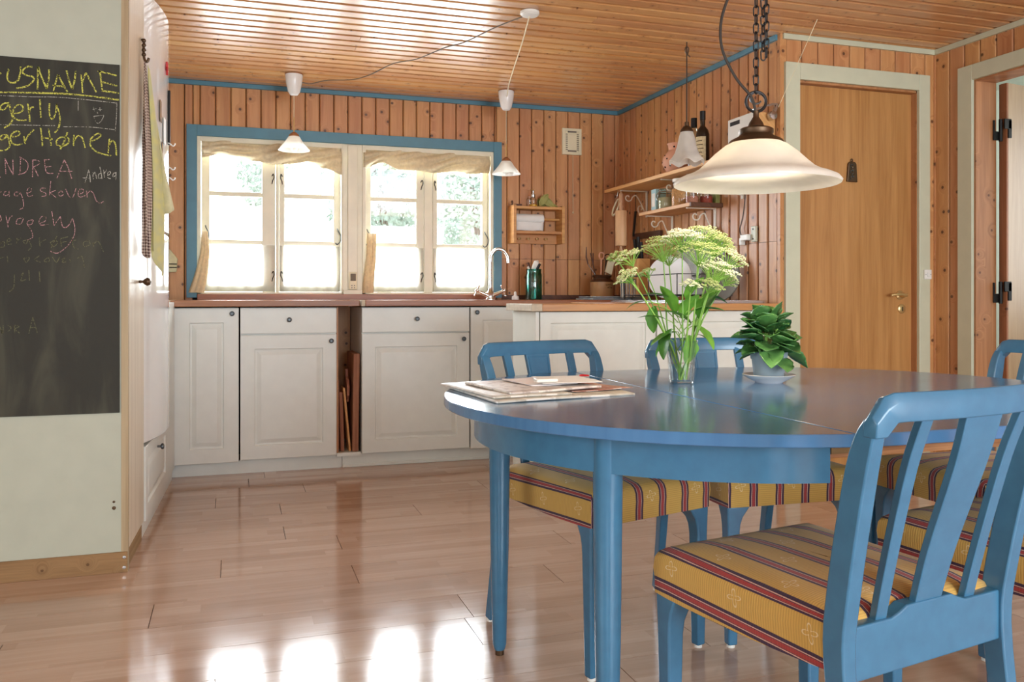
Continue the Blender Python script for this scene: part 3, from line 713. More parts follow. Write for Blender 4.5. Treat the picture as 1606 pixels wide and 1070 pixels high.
ger = [[(70,395),(30,400),(5,425),(10,450),(40,440),(72,400)],[(70,400),(85,470),(95,520),(75,560),(30,588)],[(105,478),(150,470),(178,445),(165,415),(130,415),(100,455),(105,505),(150,530),(205,525)],
 [(212,402),(222,470),(228,540)],[(222,470),(235,435),(258,428)],[(305,365),(308,440),(312,512)],[(378,400),(375,450),(382,500),(402,520),(425,470),(432,405)],[(432,405),(452,480),(458,540),(440,600),(415,625)],
 [(55,640),(15,645),(0,665),(20,680),(55,645)],[(55,640),(70,690),(72,730),(45,755),(0,760)],[(85,655),(130,650),(152,630),(135,612),(100,625),(80,660),(90,700),(130,718),(170,705)],
 [(182,650),(188,690),(195,712)],[(190,690),(220,640),(258,600)],[(310,585),(318,650),(325,728)],[(370,592),(380,650),(390,722)],[(322,660),(402,672)],
 [(500,655),(460,660),(430,690),(440,720),(480,725),(520,705),(525,670),(500,655)],[(515,620),(490,690),(460,750)],[(565,640),(562,690),(560,725)],[(562,690),(590,650),(625,660),(650,740)],
 [(700,690),(750,665),(770,638),(740,632),(695,670),(690,720),(730,765),(790,788),(848,800)],[(835,670),(830,730),(825,780)],[(832,720),(855,685),(880,710),(888,800)]]
writing('chalk_names', 'chalk_yellow', ger, .0046, P1, 'yellow chalk handwriting')
frm = [[(-2,340),(120,345),(250,350),(430,352),(620,368),(780,385),(892,398)],[(892,398),(888,500),(880,612)],[(-2,562),(200,566),(420,570)],[(482,578),(680,580),(800,592),(884,602)],
 [(597,380),(596,455)],[(712,428),(722,460)],[(708,446),(734,440)],[(762,430),(765,458)],[(750,448),(778,446)],[(742,460),(745,478)],[(716,498),(795,490)],[(716,498),(728,535),(750,553),(775,530),(795,490)]]
writing('chalk_frame', 'chalk_white', frm, .0018, P1, 'thin white chalk box with a small smiling face')
andw = [[(648,1005),(665,950),(678,905)],[(678,905),(685,950),(690,1002)],[(630,968),(690,972)],[(708,925),(712,978)],[(712,945),(725,925),(738,975)],[(770,930),(752,945),(755,972),(775,968)],[(762,885),(772,930),(778,975)],[(790,905),(798,972)],[(795,935),(815,905)],[(820,950),(840,940),(842,922),(825,925),(822,965),(845,975)],[(885,930),(865,935),(862,960),(885,950)],[(885,925),(884,985)]]
writing('chalk_white_name', 'chalk_white', andw, .0022, P1, 'small white chalk handwriting')
andp = [[(-2,968),(4,960)],[(38,820),(42,890),(45,945)],[(38,820),(70,890),(102,945)],[(102,945),(100,890),(98,830)],[(158,808),(155,880),(152,942)],[(150,808),(200,840),(215,880),(195,925),(140,945)],[(250,830),(250,890),(248,962)],[(248,832),(290,835),(300,860),(255,885)],[(255,885),(275,920),(292,955)],[(340,830),(345,890),(360,930),(412,935)],[(335,832),(378,828)],[(342,888),(392,880)],[(435,970),(465,895),(490,830)],[(490,830),(520,890),(548,975)],[(452,918),(552,918)]]
writing('chalk_pink_capitals', 'chalk_pink', andp, .0024, P1, 'pink chalk capital letters')
rag = [[(0,110),(10,100)],[(55,95),(35,105),(30,130),(60,125),(70,95)],[(68,95),(72,140)],[(150,105),(115,105),(112,130),(140,130),(155,105)],[(155,105),(175,160),(178,220),(145,238)],[(205,115),(235,100),(238,75),(215,75),(205,110),(220,138),(250,128)],
 [(348,75),(315,75),(310,95),(345,110),(350,130),(318,138)],[(388,20),(382,80),(378,130)],[(380,110),(425,90)],[(385,110),(430,148)],[(465,95),(445,115),(460,135),(485,120),(470,95)],[(500,80),(530,140),(558,140),(580,75)],[(592,120),(630,110),(635,85),(605,85),(595,125),(615,142),(650,130)],[(660,95),(665,145)],[(662,120),(690,95),(715,120),(735,170),(765,188),(790,175)],
 [(0,280),(10,310),(2,332)],[(45,285),(55,330),(62,372)],[(60,345),(75,300),(95,285)],[(175,300),(135,310),(125,345),(160,345),(180,305)],[(250,315),(215,325),(208,350),(240,350),(255,318)],[(208,350),(240,400),(248,450),(205,468)],[(300,345),(345,325),(350,295),(320,290),(298,325),(310,355),(370,350)],[(395,250),(405,310),(412,360)],[(412,360),(440,320),(460,290)],[(460,290),(475,360),(500,375),(530,350),(555,300)],[(555,305),(572,380),(560,450),(510,520),(440,570),(385,555)]]
writing('chalk_pink_script', 'chalk_pink', rag, .0021, P2, 'pink chalk handwriting')
fnt = [[(0,500),(30,480),(32,520),(0,525)],[(50,490),(85,470),(60,460),(55,500),(90,500)],[(130,455),(128,500)],[(130,475),(160,455)],[(200,470),(175,480),(200,500),(215,470),(240,520),(215,550)],[(300,450),(305,520)],[(305,490),(350,465)],[(420,470),(385,490),(410,520),(440,490),(420,470)],[(435,440),(390,530)],[(460,460),(470,520)],[(460,460),(520,445)],[(465,490),(510,480)],[(550,440),(560,520),(600,540)],[(535,480),(580,470)],[(680,475),(640,485),(640,520),(685,505),(680,475)],[(710,490),(715,520)],[(715,500),(750,480),(790,560)],
 [(0,610),(30,600)],[(55,590),(60,640)],[(180,610),(225,605),(200,640),(180,610)],[(300,590),(265,620),(310,640)],[(370,600),(335,630),(375,635),(370,600)],[(400,600),(430,640),(455,600)],[(470,620),(495,605),(475,640),(510,635)],[(530,610),(540,640)],[(590,610),(625,595),(645,680)],
 [(110,730),(105,830),(70,865)],[(160,740),(180,720),(160,780),(200,770)],[(220,700),(225,780)],[(300,710),(305,790)],
 [(10,1150),(15,1190)],[(-2,1130),(20,1180),(25,1120)],[(60,1120),(85,1140),(60,1170)],[(110,1120),(112,1180)],[(110,1120),(145,1130),(115,1150),(150,1180)],[(220,1185),(250,1060)],[(250,1060),(285,1180)],[(228,1140),(275,1135)]]
for a, b, nm in ((0, 17, 'wiped_word'), (17, 26, 'wiped_word'), (26, 28, 'wiped_word'), (28, 29, 'wiped_word'), (29, 30, 'wiped_word'), (30, len(fnt), 'wiped_word')):
    writing(nm, 'chalk_faint', fnt[a:b], .0028, P2, 'faint half-wiped chalk word')

LB = dict(loc=(-.351, 3.229, 0), rz=-.034)
tc_ = thing('tall_cabinet', 'tall pale cabinet with towels hung on its door, behind the chalkboard partition', 'cabinet', LB['loc'], LB['rz'])
MB().box(-.62, -.02, .03, .405, .0, CH-.003).build('body', M['cabinet_white'], tc_, world=False)
MB().box(-.02, 0, .032, .40, .075, CH-.005).build('door', M['tall_door'], tc_, world=False, bevel=.002)
MB().box(-.02, -.008, .03, .40, 0, .072).build('plinth_board', M['raw_wood'], tc_, world=False)
MB().lathe([(.004, 0), (.006, .004), (.0045, .014), (.012, .022), (.016, .03), (.012, .04), (.0005, .044)], 16, (0, .262, 1.01), 'x').build('knob', M['bronze'], tc_, True, world=False)
fr = thing('fridge', 'glossy white fridge with curved doors, notes and hooks on it', 'fridge', LB['loc'], LB['rz'])
MB().box(-.62, -.03, .425, 1.165, .385, 2.17).build('body', M['fridge_white'], fr, world=False)
def bulge(z0, z1, name):
    pl = [(-.028, .425)] + [(-.012+.058*math.sin(PI*k/16)**.8, .425+.74*k/16) for k in range(17)] + [(-.028, 1.165)]
    o = MB().prism_z(pl, z0, z1).build(name, M['fridge_white'], fr, True, 60, world=False, bevel=.004); return o
bulge(.372, 1.222, 'lower_door'); bulge(1.234, 2.17, 'upper_door')
MB().box(.046, .056, .80, .815, 1.62, 1.86).build('handle', M['black_metal'], fr, world=False, bevel=.003)
MB().box(-.62, -.03, .425, 1.165, 2.175, CH-.002).build('top_filler', M['cabinet_white'], fr, world=False)
def fr_item(name, label, cat, ly, z, fn, grp=None):
    lx = -.012+.058*math.sin(PI*(ly-.425)/.74)**.8
    c, s_ = math.cos(-.034), math.sin(-.034)
    loc = (LB['loc'][0]+lx*c-ly*s_, LB['loc'][1]+lx*s_+ly*c, z)
    o = fn(name); o.location = loc; o.rotation_euler = (0, 0, -.034); return tag(o, label, cat, grp)
fr_item('magnet', 'red star magnet high on the fridge', 'magnet', .74, 1.94, lambda n: MB().prism_x([(.03*(1 if k % 2 else .45)*math.sin(k*PI/5), .03*(1 if k % 2 else .45)*math.cos(k*PI/5)) for k in range(10)], .001, .009).build(n, M['tie_red']))
for k, (ly, z, w, h, lab, m) in enumerate([(.63, 1.73, .05, .09, 'tan paper note pinned high on the fridge', 'raw_wood'), (.70, 1.66, .07, .11, 'white paper note on the fridge above the hooks', 'paper'), (.66, 1.57, .03, .07, 'brown paper tag low on the fridge door', 'raw_wood')]):
    fr_item('paper_note', lab, 'note', ly, z, lambda n: MB().box(.001, .003, -w/2, w/2, -h/2, h/2).build(n, M[m]), 'notes on the fridge')
for k, (z, lab) in enumerate([(1.62, 'topmost white hook at the fridge edge'), (1.515, 'middle white hook at the fridge edge'), (1.47, 'lowest white hook at the fridge edge')]):
    fr_item('magnet_hook', lab, 'hook', .80, z, lambda n: MB().tube(spline([(.001, 0, .008), (.012, 0, .004), (.02, 0, -.004), (.028, 0, .0), (.03, 0, .008)], 4), .0028, 6).build(n, M['white_plastic'], None, True), 'hooks at the fridge edge')
def ring_panel(mb, u0, u1, v0, v1, rings, fn):
    """concentric rectangles: rings = (inset_u, inset_v, depth)"""
    vs = []; fs = []
    for iu, iv, d in rings:
        vs += [fn(u0+iu, v0+iv, d), fn(u1-iu, v0+iv, d), fn(u1-iu, v1-iv, d), fn(u0+iu, v1-iv, d)]
    for k in range(len(rings)-1):
        for i in range(4):
            j = (i+1) % 4; fs.append((4*k+i, 4*k+j, 4*k+4+j, 4*k+4+i))
    n = len(rings)-1; fs.append((4*n, 4*n+1, 4*n+2, 4*n+3)); return mb.add(vs, fs)
def front(u0, u1, v0, v1, fn, inset=.075, thick=.018, plain_=False):
    r = [(0, 0, thick), (0, 0, .002), (.002, .002, 0)]
    if not plain_: r += [(inset-.012, inset-.012, 0), (inset-.008, inset-.008, .008), (inset, inset, .0085), (inset+.022, inset+.022, .001), (inset+.024, inset+.024, .0008)]
    return ring_panel(MB(), u0, u1, v0, v1, r, fn)
dr = thing('drawer_cabinet', 'white drawer cabinet under the fridge', 'cabinet', LB['loc'], LB['rz'])
MB().box(-.62, -.02, .425, 1.56, .0, .362).build('body', M['cabinet_white'], dr, world=False)
o = front(.43, 1.17, .066, .36, lambda u, v, d: (.004-d, u, v), .07).build('drawer_front', M['cabinet_white'], dr, world=False)
def knob(parent, loc, axis, world=True, mat='pewter'):
    sgn = -1 if axis == '-y' else 1
    pr = [(.005, 0), (.005, .012), (.012, .016), (.0135, .021), (.0115, .026), (.006, .028), (.006, .0265), (.0005, .0265)]
    pr = [(r, h*sgn) for r, h in pr]
    return MB().lathe(pr, 16, loc, 'y' if axis == '-y' else 'x').build('knob', M[mat], parent, True, world=world)
knob(o, (.004, .80, .30), 'x', False)
MB().box(-.03, 0, 1.18, 1.56, .06, .925).build('corner_filler', M['cabinet_white'], dr, world=False, bevel=.002)
MB().box(-.62, -.032, 1.18, 2.12, .363, .93).build('corner_body', M['cabinet_white'], dr, world=False)
MB().box(-.05, -.012, .425, 1.56, .0, .055).build('plinth', M['cabinet_white'], dr, world=False)

# hooks, towels, hot pad
t = thing('towel_hook', 'dark metal hook high on the tall cabinet door', 'hook', (-.336, 3.55, 1.86))
MB().tube(spline([(-.338, 3.55, 1.94), (-.33, 3.55, 1.93), (-.331, 3.55, 1.90), (-.328, 3.55, 1.865), (-.318, 3.55, 1.855), (-.312, 3.55, 1.87)], 4), .005, 8).build('hook_arm', M['bronze'], t, True)
for k in range(4): MB().ball((-.33, 3.55, 1.935-.018*k), .0085, 8).build('bead', M['bronze'], t, True)
def towel(name, mat, top, left, right, label, seed, folds):
    r = random.Random(seed)
    def f(u, v):
        def along(P, q):
            i = min(len(P)-2, int(q*(len(P)-1))); k = q*(len(P)-1)-i; return Vector(P[i])*(1-k)+Vector(P[i+1])*k
        a = along(left, v); b = along(right, v); p = a*(1-u)+b*u
        amp = .011*min(1, v*2.2+.1)
        return (p.x+amp*math.sin(folds*u*PI+seed)+.006, p.y-amp*1.1*math.cos(folds*u*PI*1.3+v*2), p.z-.03*abs(math.sin(folds*u*PI*.5+seed))*v)
    return tag(MB().sheet(f, 30, 30).build(name, M[mat], None, True, 180, solid=.003), label, 'towel', 'towels on the tall cabinet')
towel('kitchen_towel', 'check', None, [(-.333, 3.52, 1.85), (-.332, 3.49, 1.6), (-.331, 3.455, 1.35), (-.331, 3.49, 1.13)], [(-.33, 3.56, 1.85), (-.318, 3.58, 1.6), (-.312, 3.56, 1.35), (-.32, 3.545, 1.13)], 'brown and white checked towel hanging nearest the chalkboard', 1, 3)
towel('kitchen_towel', 'yellow_towel', None, [(-.322, 3.545, 1.84), (-.318, 3.56, 1.6), (-.312, 3.555, 1.4), (-.31, 3.53, 1.16)], [(-.318, 3.58, 1.83), (-.295, 3.6, 1.6), (-.27, 3.60, 1.3), (-.275, 3.61, 1.05)], 'pale yellow damask towel hanging in folds on the tall cabinet', 2, 2.4)
towel('kitchen_towel', 'pale_towel', None, [(-.325, 3.6, 1.82), (-.312, 3.6, 1.65), (-.29, 3.60, 1.45), (-.272, 3.60, 1.31)], [(-.322, 3.61, 1.82), (-.305, 3.61, 1.65), (-.272, 3.61, 1.45), (-.238, 3.61, 1.30)], 'pale linen towel hanging nearest the fridge', 4, 1.6)
t = thing('hot_pad', 'tan quilted hot pad with dark stripes left of the window', 'hot pad', (-.34, BW-.02, 1.12))
MB().prism_y([(-.38, 1.10), (-.325, 1.10), (-.318, 1.18), (-.36, 1.235), (-.38, 1.235)], BW-.03, BW-.004).build('pad', M['pale_towel'], t, bevel=.006)
for z in (1.125, 1.145): MB().box(-.381, -.322, BW-.0315, BW-.03, z, z+.006).build('stripe', M['dark_gap'], t)

# ------------------------------------------------------------------ base cabinets and worktops
CF = 4.80
fnb = lambda yy: (lambda u, v, d: (u, yy+d, v))
def base_unit(x0, x1, label, drawer, knob_x, zb=.078, inset=.075, extra=None):
    t = thing('base_cabinet', label, 'cabinet', ((x0+x1)/2, CF+.3, 0), 0, 'white base cabinets under the windows')
    MB().box(x0+.003, x1-.003, CF+.019, 5.40, zb+.005, .895).build('body', M['cabinet_white'], t)
    if drawer:
        o = front(x0+.002, x1-.002, .755, .893, fnb(CF), 0, .018, True).build('drawer', M['cabinet_white'], t)
        knob(o, ((x0+x1)/2, CF, .83), '-y')
        o = front(x0+.002, x1-.002, zb, .747, fnb(CF), inset).build('door', M['cabinet_white'], t)
        knob(o, (knob_x, CF, .712), '-y')
    else:
        o = front(x0+.002, x1-.002, zb-.008, .893, fnb(CF), inset).build('door', M['cabinet_white'], t)
        knob(o, (knob_x, CF, .865), '-y')
    return t
base_unit(-.303, .024, 'narrow white base cabinet nearest the fridge', False, -.012, inset=.088)
base_unit(.028, .540, 'white base cabinet with drawer left of the chopping board niche', True, .508, inset=.085)
base_unit(.676, 1.301, 'white base cabinet with drawer right of the chopping board niche', True, 1.262, inset=.085)
base_unit(1.305, 1.9, 'white base cabinet half hidden behind the peninsula end', False, 1.342, inset=.085)
t = thing('board_niche', 'open niche between the base cabinets holding chopping boards', 'shelf', (.61, CF+.2, 0))
MB().box(.541, .675, CF+.012, CF+.5, .066, .086).build('shelf_board', M['cabinet_white'], t)
MB().box(.541, .675, CF+.49, CF+.5, .086, .895).build('back_board', M['pine_wall'], t)
MB().box(.5415, .549, CF+.02, CF+.5, .086, .895).build('side_board', M['pine_wall'], t)
t = thing('plinth', 'white plinth along the foot of the base cabinets', 'plinth', (.5, CF+.06, 0))
MB().box(-.33, .572, 4.845, 4.862, 0, .07).build('plinth_board', M['cabinet_white'], t)
MB().box(.574, 1.9, 4.842, 4.860, 0, .074).build('plinth_board', M['cabinet_white'], t)
MB().box(.574, 1.9, 4.830, 4.842, 0, .018).build('foot_strip', M['cabinet_white'], t, bevel=.003)
BT = .936
t = thing('worktop', 'dark oiled wooden worktop under the left window', 'worktop', (.16, 5.1, .9))
MB().box(-.318, .662, 4.778, BW-.002, .902, BT).build('slab', M['worktop'], t, bevel=.003)
MB().box(-.335, -.318, 4.778, BW-.1, .902, BT).build('end_grain', M['endgrain'], t, bevel=.002)
t = thing('worktop', 'dark oiled wooden worktop under the tap and right window', 'worktop', (1.6, 5.1, .9))
MB().box(.694, KX-.002, 4.778, BW-.002, .902, BT).build('slab', M['worktop'], t, bevel=.003)
MB().box(.672, .694, 4.778, BW-.1, .902, BT).build('end_grain', M['endgrain'], t, bevel=.002)
IT = .922
t = thing('peninsula_worktop', 'light wooden worktop on the kitchen peninsula', 'worktop', (1.9, 3.75, .89))
MB().prism_z([(1.30, 3.562), (KX-.006, 3.562), (KX-.006, 4.776), (1.92, 4.776), (1.92, 3.94), (1.30, 3.94)], .889, IT).build('slab', M['island_top'], t, bevel=.003)
MB().box(1.25, 1.30, 3.562, 3.94, .889, IT).build('end_grain', M['endgrain'], t, bevel=.003)
t = thing('peninsula', 'white kitchen peninsula with framed back panels', 'cabinet', (1.9, 3.75, 0))
MB().box(1.3, KX-.02, 3.62, 3.92, .0, .886).build('body', M['cabinet_white'], t)
MB().box(1.281, 1.299, 3.602, 3.93, 0, .887).build('end_panel', M['white_paint'], t, bevel=.002)
for a, b in ((1.303, 1.878), (1.886, 2.541)): front(a, b, .05, .886, fnb(3.6), .062).build('back_panel', M['white_paint'], t)
MB().box(1.94, KX-.02, 3.93, 4.778, .0, .887).build('return_unit', M['cabinet_white'], t)
# chopping boards in the niche
grp = 'chopping boards in the niche'
def board(name, label, mb, m): return tag(mb.build(name, M[m], None, bevel=.004), label, 'board', grp)
board('chopping_board', 'tallest thick worn chopping board standing in the niche', MB().prism_y([(.628, .087), (.663, .087), (.671, .635), (.636, .635)], CF+.03, CF+.33), 'chopping')
board('chopping_board', 'thin dark chopping board leaning left in the niche', MB().prism_y([(.566, .087), (.588, .087), (.578, .42), (.558, .42)], CF+.05, CF+.3), 'chopping')
board('chopping_board', 'narrow pinkish board at the left edge of the niche', MB().prism_y([(.551, .087), (.556, .087), (.556, .49), (.551, .49)], CF+.04, CF+.2), 'chopping')
board('bread_board', 'slim pale wooden board leaning diagonally in the niche', MB().prism_y([(.612, .087), (.624, .087), (.59, .445), (.577, .445)], CF+.04, CF+.16), 'shelf_wood')
P = [(.20, .35), (.13, .36), (.09, .40), (.085, .45), (.11, .485), (.15, .50), (.155, .545), (.185, .545), (.185, .50), (.21, .47), (.22, .40)]
mb = MB().prism_x([(CF-.04+a, b) for a, b in P], .600, .616)
board('bread_board', 'small paddle shaped board with rounded handle in the niche', mb, 'chopping')

# ------------------------------------------------------------------ tap, soap, jars and wall things
t = thing('kitchen_tap', 'chrome gooseneck mixer tap in front of the right window', 'tap', (1.545, 5.2, BT))
MB().lathe([(.03, 0), (.03, .006), (.022, .012), (.02, .03), (.024, .045), (.014, .06), (.012, .08)], 20, (1.545, 5.2, BT)).build('base', M['chrome'], t, True)
MB().tube(spline([(1.545, 5.2, BT+.05), (1.545, 5.2, 1.17), (1.552, 5.2, 1.22), (1.585, 5.195, 1.258), (1.63, 5.19, 1.25), (1.655, 5.185, 1.215), (1.662, 5.185, 1.172)], 7), .0105, 12).build('spout', M['chrome'], t, True)
for s in (-1, 1):
    a = MB().tube([(1.545+s*.01, 5.2, BT+.025), (1.545+s*.07, 5.2, BT+.05)], [.014, .011], 12).build('valve', M['chrome'], t, True); a['_o'] = list(t['_o'])
    c = Vector((1.545+s*.088, 5.2, BT+.058)); ax = Vector((s*.9, 0, .42)); q = ax.cross(Vector((0, 1, 0)))
    mb = MB(); mb.tube([c-Vector((0, .03, 0)), c+Vector((0, .03, 0))], .005, 8); mb.tube([c-q*.034, c+q*.034], .005, 8); mb.tube([c-ax*.02, c+ax*.012], .009, 10)
    for e in (-q*.034, q*.034, Vector((0, .03, 0)), Vector((0, -.03, 0))): mb.ball(c+e, .007, 8)
    mb.build('cross_handle', M['chrome'], a, True)
t = thing('soap_bottle', 'small clear soap bottle on the worktop beside the tap', 'bottle', (1.705, 5.18, BT))
MB().lathe([(.001, 0), (.022, 0), (.024, .005), (.022, .022), (.009, .03), (.008, .036)], 16, (1.705, 5.18, BT)).build('bottle_body', M['white_ceramic'], t, True)
MB().lathe([(.008, .034), (.009, .04), (.0075, .05), (.001, .054)], 14, (1.705, 5.18, BT)).build('stopper', M['white_plastic'], t, True)
t = thing('green_jar', 'teal glass jar holding washing up brushes', 'jar', (1.855, 5.25, BT))
MB().lathe([(.001, .002), (.05, .002), (.053, .008), (.053, .165), (.049, .175), (.049, .195), (.052, .2), (.047, .2), (.046, .172), (.049, .163), (.049, .008), (.001, .006)], 28, (1.855, 5.25, BT)).build('glass_body', M['green_glass'], t, True)
br = thing('dish_brush', 'white dish brush standing in the teal jar', 'brush', (1.855, 5.25, BT+.01))
MB().tube([(1.875, 5.25, BT+.012), (1.86, 5.25, BT+.17)], .005, 8).build('handle', M['white_plastic'], br, True)
MB().tube([(1.845, 5.25, BT+.19), (1.855, 5.25, BT+.205), (1.875, 5.25, BT+.245), (1.885, 5.25, BT+.255)], [.008, .017, .019, .006], 12).build('head', M['white_plastic'], br, True)
MB().tube([(1.872, 5.245, BT+.20), (1.892, 5.245, BT+.235)], [.012, .012], 10).build('bristles', M['black_metal'], br, True)
br = thing('dish_brush', 'wooden scrubbing brush standing in the teal jar', 'brush', (1.875, 5.26, BT+.01))
MB().tube([(1.84, 5.26, BT+.012), (1.885, 5.262, BT+.19), (1.905, 5.263, BT+.245)], [.006, .009, .013], 10).build('handle', M['pale_wood'], br, True)
br = thing('dish_spoon', 'dark spatula leaning left in the teal jar', 'spatula', (1.84, 5.25, BT+.01))
MB().tube([(1.872, 5.24, BT+.012), (1.83, 5.245, BT+.19), (1.81, 5.245, BT+.24)], [.006, .008, .012], 10).build('handle', M['dark_wood'], br, True)
MB().tube([(1.835, 5.235, BT+.17), (1.808, 5.235, BT+.215)], [.006, .008], 8).build('white_grip', M['white_plastic'], br, True)
CR = (2.325, 5.22, BT)
t = thing('stoneware_crock', 'tan stoneware crock with dark rim holding utensils', 'crock', CR)
MB().lathe([(.001, 0), (.073, 0), (.077, .006), (.077, .118)], 32, CR).build('crock_body', M['stoneware'], t, True)
MB().lathe([(.077, .118), (.074, .128), (.06, .138), (.058, .146), (.064, .152), (.066, .160), (.06, .165), (.054, .162), (.054, .02), (.001, .02)], 32, CR).build('glazed_rim', M['stoneware_dark'], t, True)
def on_crock(u, v):   # flat lettering wrapped on the crock
    a = -PI/2 - .35 + u/.0775; return (CR[0]+.0778*math.cos(a), CR[1]+.0778*math.sin(a), CR[2]+v)
mb = MB()
for row, v0, n in ((0, .094, 9), (1, .076, 6)):   # worn stamp, too faint to read
    for i in range(n):
        u0 = .022+.012*row+i*.0075; h = .011-.003*((i*7+row) % 3 == 1)
        mb.ribbon([(u0, v0), (u0, v0+h)], .0026, on_crock)
        if i % 2 == 0: mb.ribbon([(u0, v0+h*.5*((i//2+row) % 3)), (u0+.006, v0+h*.5*((i//2+row) % 3))], .0024, on_crock)
o = mb.build('stamped_lettering', M['stoneware_dark'], t); o['label'] = 'worn dark stamp on the crock'
def utensil(name, label, parts):
    t = thing(name, label, 'utensil', (CR[0], CR[1], CR[2]+.022), 0, 'utensils in the stoneware crock')
    for nm, mb, m in parts: mb.build(nm, M[m], t, True)
def cc(x, z, y=0): return (CR[0]+x, CR[1]+y, CR[2]+z)
utensil('spatula', 'cream rubber spatula in the stoneware crock', [('handle', MB().tube([cc(0, .03), cc(.03, .19)], .005, 8), 'pale_wood'), ('blade', MB().prism_y([(CR[0]+.005, CR[2]+.185), (CR[0]+.05, CR[2]+.165), (CR[0]+.066, CR[2]+.235), (CR[0]+.085, CR[2]+.262), (CR[0]+.05, CR[2]+.268), (CR[0]+.025, CR[2]+.255)], CR[1]-.045, CR[1]-.033), 'ivory')])
utensil('tongs', 'slim steel tongs leaning left in the stoneware crock', [('arm', MB().tube([cc(-.01, .03), cc(-.05, .17), cc(-.10, .235)], .004, 8), 'steel'), ('grip', MB().tube([cc(-.10, .235), cc(-.112, .28), cc(-.112, .35)], [.004, .006, .003], 8), 'dark_wood')])
utensil('wooden_fork', 'dark wooden fork in the stoneware crock', [('handle', MB().tube([cc(-.02, .03, .01), cc(-.055, .24, .02)], .005, 8), 'dark_wood'), ('tine', MB().tube([cc(-.055, .24, .02), cc(-.075, .31, .02)], .004, 6), 'dark_wood'), ('tine', MB().tube([cc(-.055, .24, .02), cc(-.055, .31, .02)], .004, 6), 'dark_wood')])
utensil('wooden_spoon', 'wooden spoon with a holed bowl in the stoneware crock', [('handle', MB().tube([cc(.0, .03, .02), cc(.008, .27, .03)], .006, 8), 'terracotta'), ('ring', MB().tube([(CR[0]+.01+.018*math.cos(k*PI/8), CR[1]+.03, CR[2]+.295+.022*math.sin(k*PI/8)) for k in range(16)], .005, 6, True), 'terracotta')])
utensil('whisk', 'dark handled whisk at the back of the stoneware crock', [('handle', MB().tube([cc(.02, .03, .03), cc(.05, .27, .04)], .006, 8), 'black_metal'), ('loop', MB().tube([(CR[0]+.06+.024*math.cos(k*PI/8), CR[1]+.04, CR[2]+.285+.02*math.sin(k*PI/8)) for k in range(16)], .0045, 6, True), 'bronze')])
# paper roll rack
RX0, RX1, RZ0, RZ1 = 1.735, 2.095, 1.31, 1.56
t = thing('wall_rack', 'pine wall rack for kitchen paper with brass hooks', 'rack', (1.91, BW, 1.31))
for x0 in (RX0, RX1-.02): MB().box(x0, x0+.02, BW-.125, BW-.002, RZ0, RZ1).build('side_panel', M['rack_wood'], t, bevel=.002)
MB().box(RX0+.02, RX1-.02, BW-.12, BW-.002, 1.535, 1.553).build('top_shelf', M['rack_wood'], t, bevel=.002)
MB().box(RX0+.02, RX1-.02, BW-.12, BW-.002, 1.372, 1.390).build('lower_shelf', M['rack_wood'], t, bevel=.002)
MB().box(RX0+.02, RX1-.02, BW-.022, BW-.004, 1.31, 1.372).build('hook_rail', M['rack_wood'], t, bevel=.002)
MB().tube([(RX0+.02, BW-.066, 1.472), (RX1-.02, BW-.066, 1.472)], .0085, 10).build('dowel', M['rack_wood'], t, True)
for k in range(4): MB().lathe([(.004, 0), (.004, -.02), (.009, -.028), (.009, -.034), (.0005, -.038)], 10, (1.80+k*.063, BW-.022, 1.342), 'y').build('hook', M['brass'], t, True)
t = thing('paper_roll', 'white kitchen paper roll on the pine wall rack', 'paper roll', (1.86, BW-.066, 1.472))
MB().lathe([(.010, 0), (.034, 0), (.034, .20), (.010, .20), (.010, 0)], 28, (1.757, BW-.066, 1.472), 'x').build('roll', M['paper'], t, True)
MB().sheet(lambda u, v: (1.762+.19*u, BW-.101+.010*v*v, 1.452-.060*v+.003*math.sin(9*u)*v), 10, 8).build('loose_sheet', M['paper'], t, True, solid=.001)
t = thing('pump_bottle', 'clear glass pump bottle on top of the pine rack', 'bottle', (1.888, BW-.075, 1.554))
MB().lathe([(.001, 0), (.026, 0), (.028, .004), (.028, .045), (.013, .06), (.013, .066)], 20, (1.888, BW-.075, 1.554)).build('glass_body', M['clear_glass'], t, True)
MB().lathe([(.001, .002), (.025, .003), (.025, .014), (.001, .014)], 18, (1.888, BW-.075, 1.554)).build('liquid', plain('amber_liquid', (222, 170, 40), .3), t, True)
MB().lathe([(.014, .063), (.014, .08), (.005, .084), (.005, .112), (.001, .112)], 14, (1.888, BW-.075, 1.554)).build('pump_cap', M['steel'], t, True)
MB().tube([(1.895, BW-.075, 1.664), (1.872, BW-.08, 1.665), (1.864, BW-.082, 1.66)], .004, 8).build('nozzle', M['brass'], t, True)
t = thing('spice_bottle', 'little glass bottle beside the pump bottle on the rack', 'bottle', (1.856, BW-.085, 1.554))
MB().lathe([(.001, 0), (.017, 0), (.018, .003), (.018, .05), (.008, .058), (.008, .066), (.001, .066)], 16, (1.856, BW-.085, 1.554)).build('glass_body', M['clear_glass'], t, True)
t = thing('dried_leaves', 'dried bay leaves lying on top of the pine rack', 'leaves', (1.99, BW-.07, 1.555))
for k, (cx, cz, l, w, an) in enumerate([(1.955, 1.60, .10, .05, .9), (1.985, 1.59, .11, .05, -.6), (2.01, 1.568, .11, .035, -.25), (1.96, 1.572, .09, .03, .3), (2.0, 1.572, .1, .03, 2.9), (1.94, 1.585, .06, .035, 1.9)]):
    def f(u, v, cx=cx, cz=cz, l=l, w=w, an=an, k=k):
        a = (v-.5)*l; b = (u-.5)*w*math.sin(PI*min(1, max(0, v*.96+.02)))**.7; return (cx+a*math.cos(an)-b*math.sin(an), BW-.09+.008*k-abs(u-.5)*.015, cz+a*math.sin(an)+b*math.cos(an))
    MB().sheet(f, 4, 8).build('leaf', M['bay'], t, True, solid=.001)
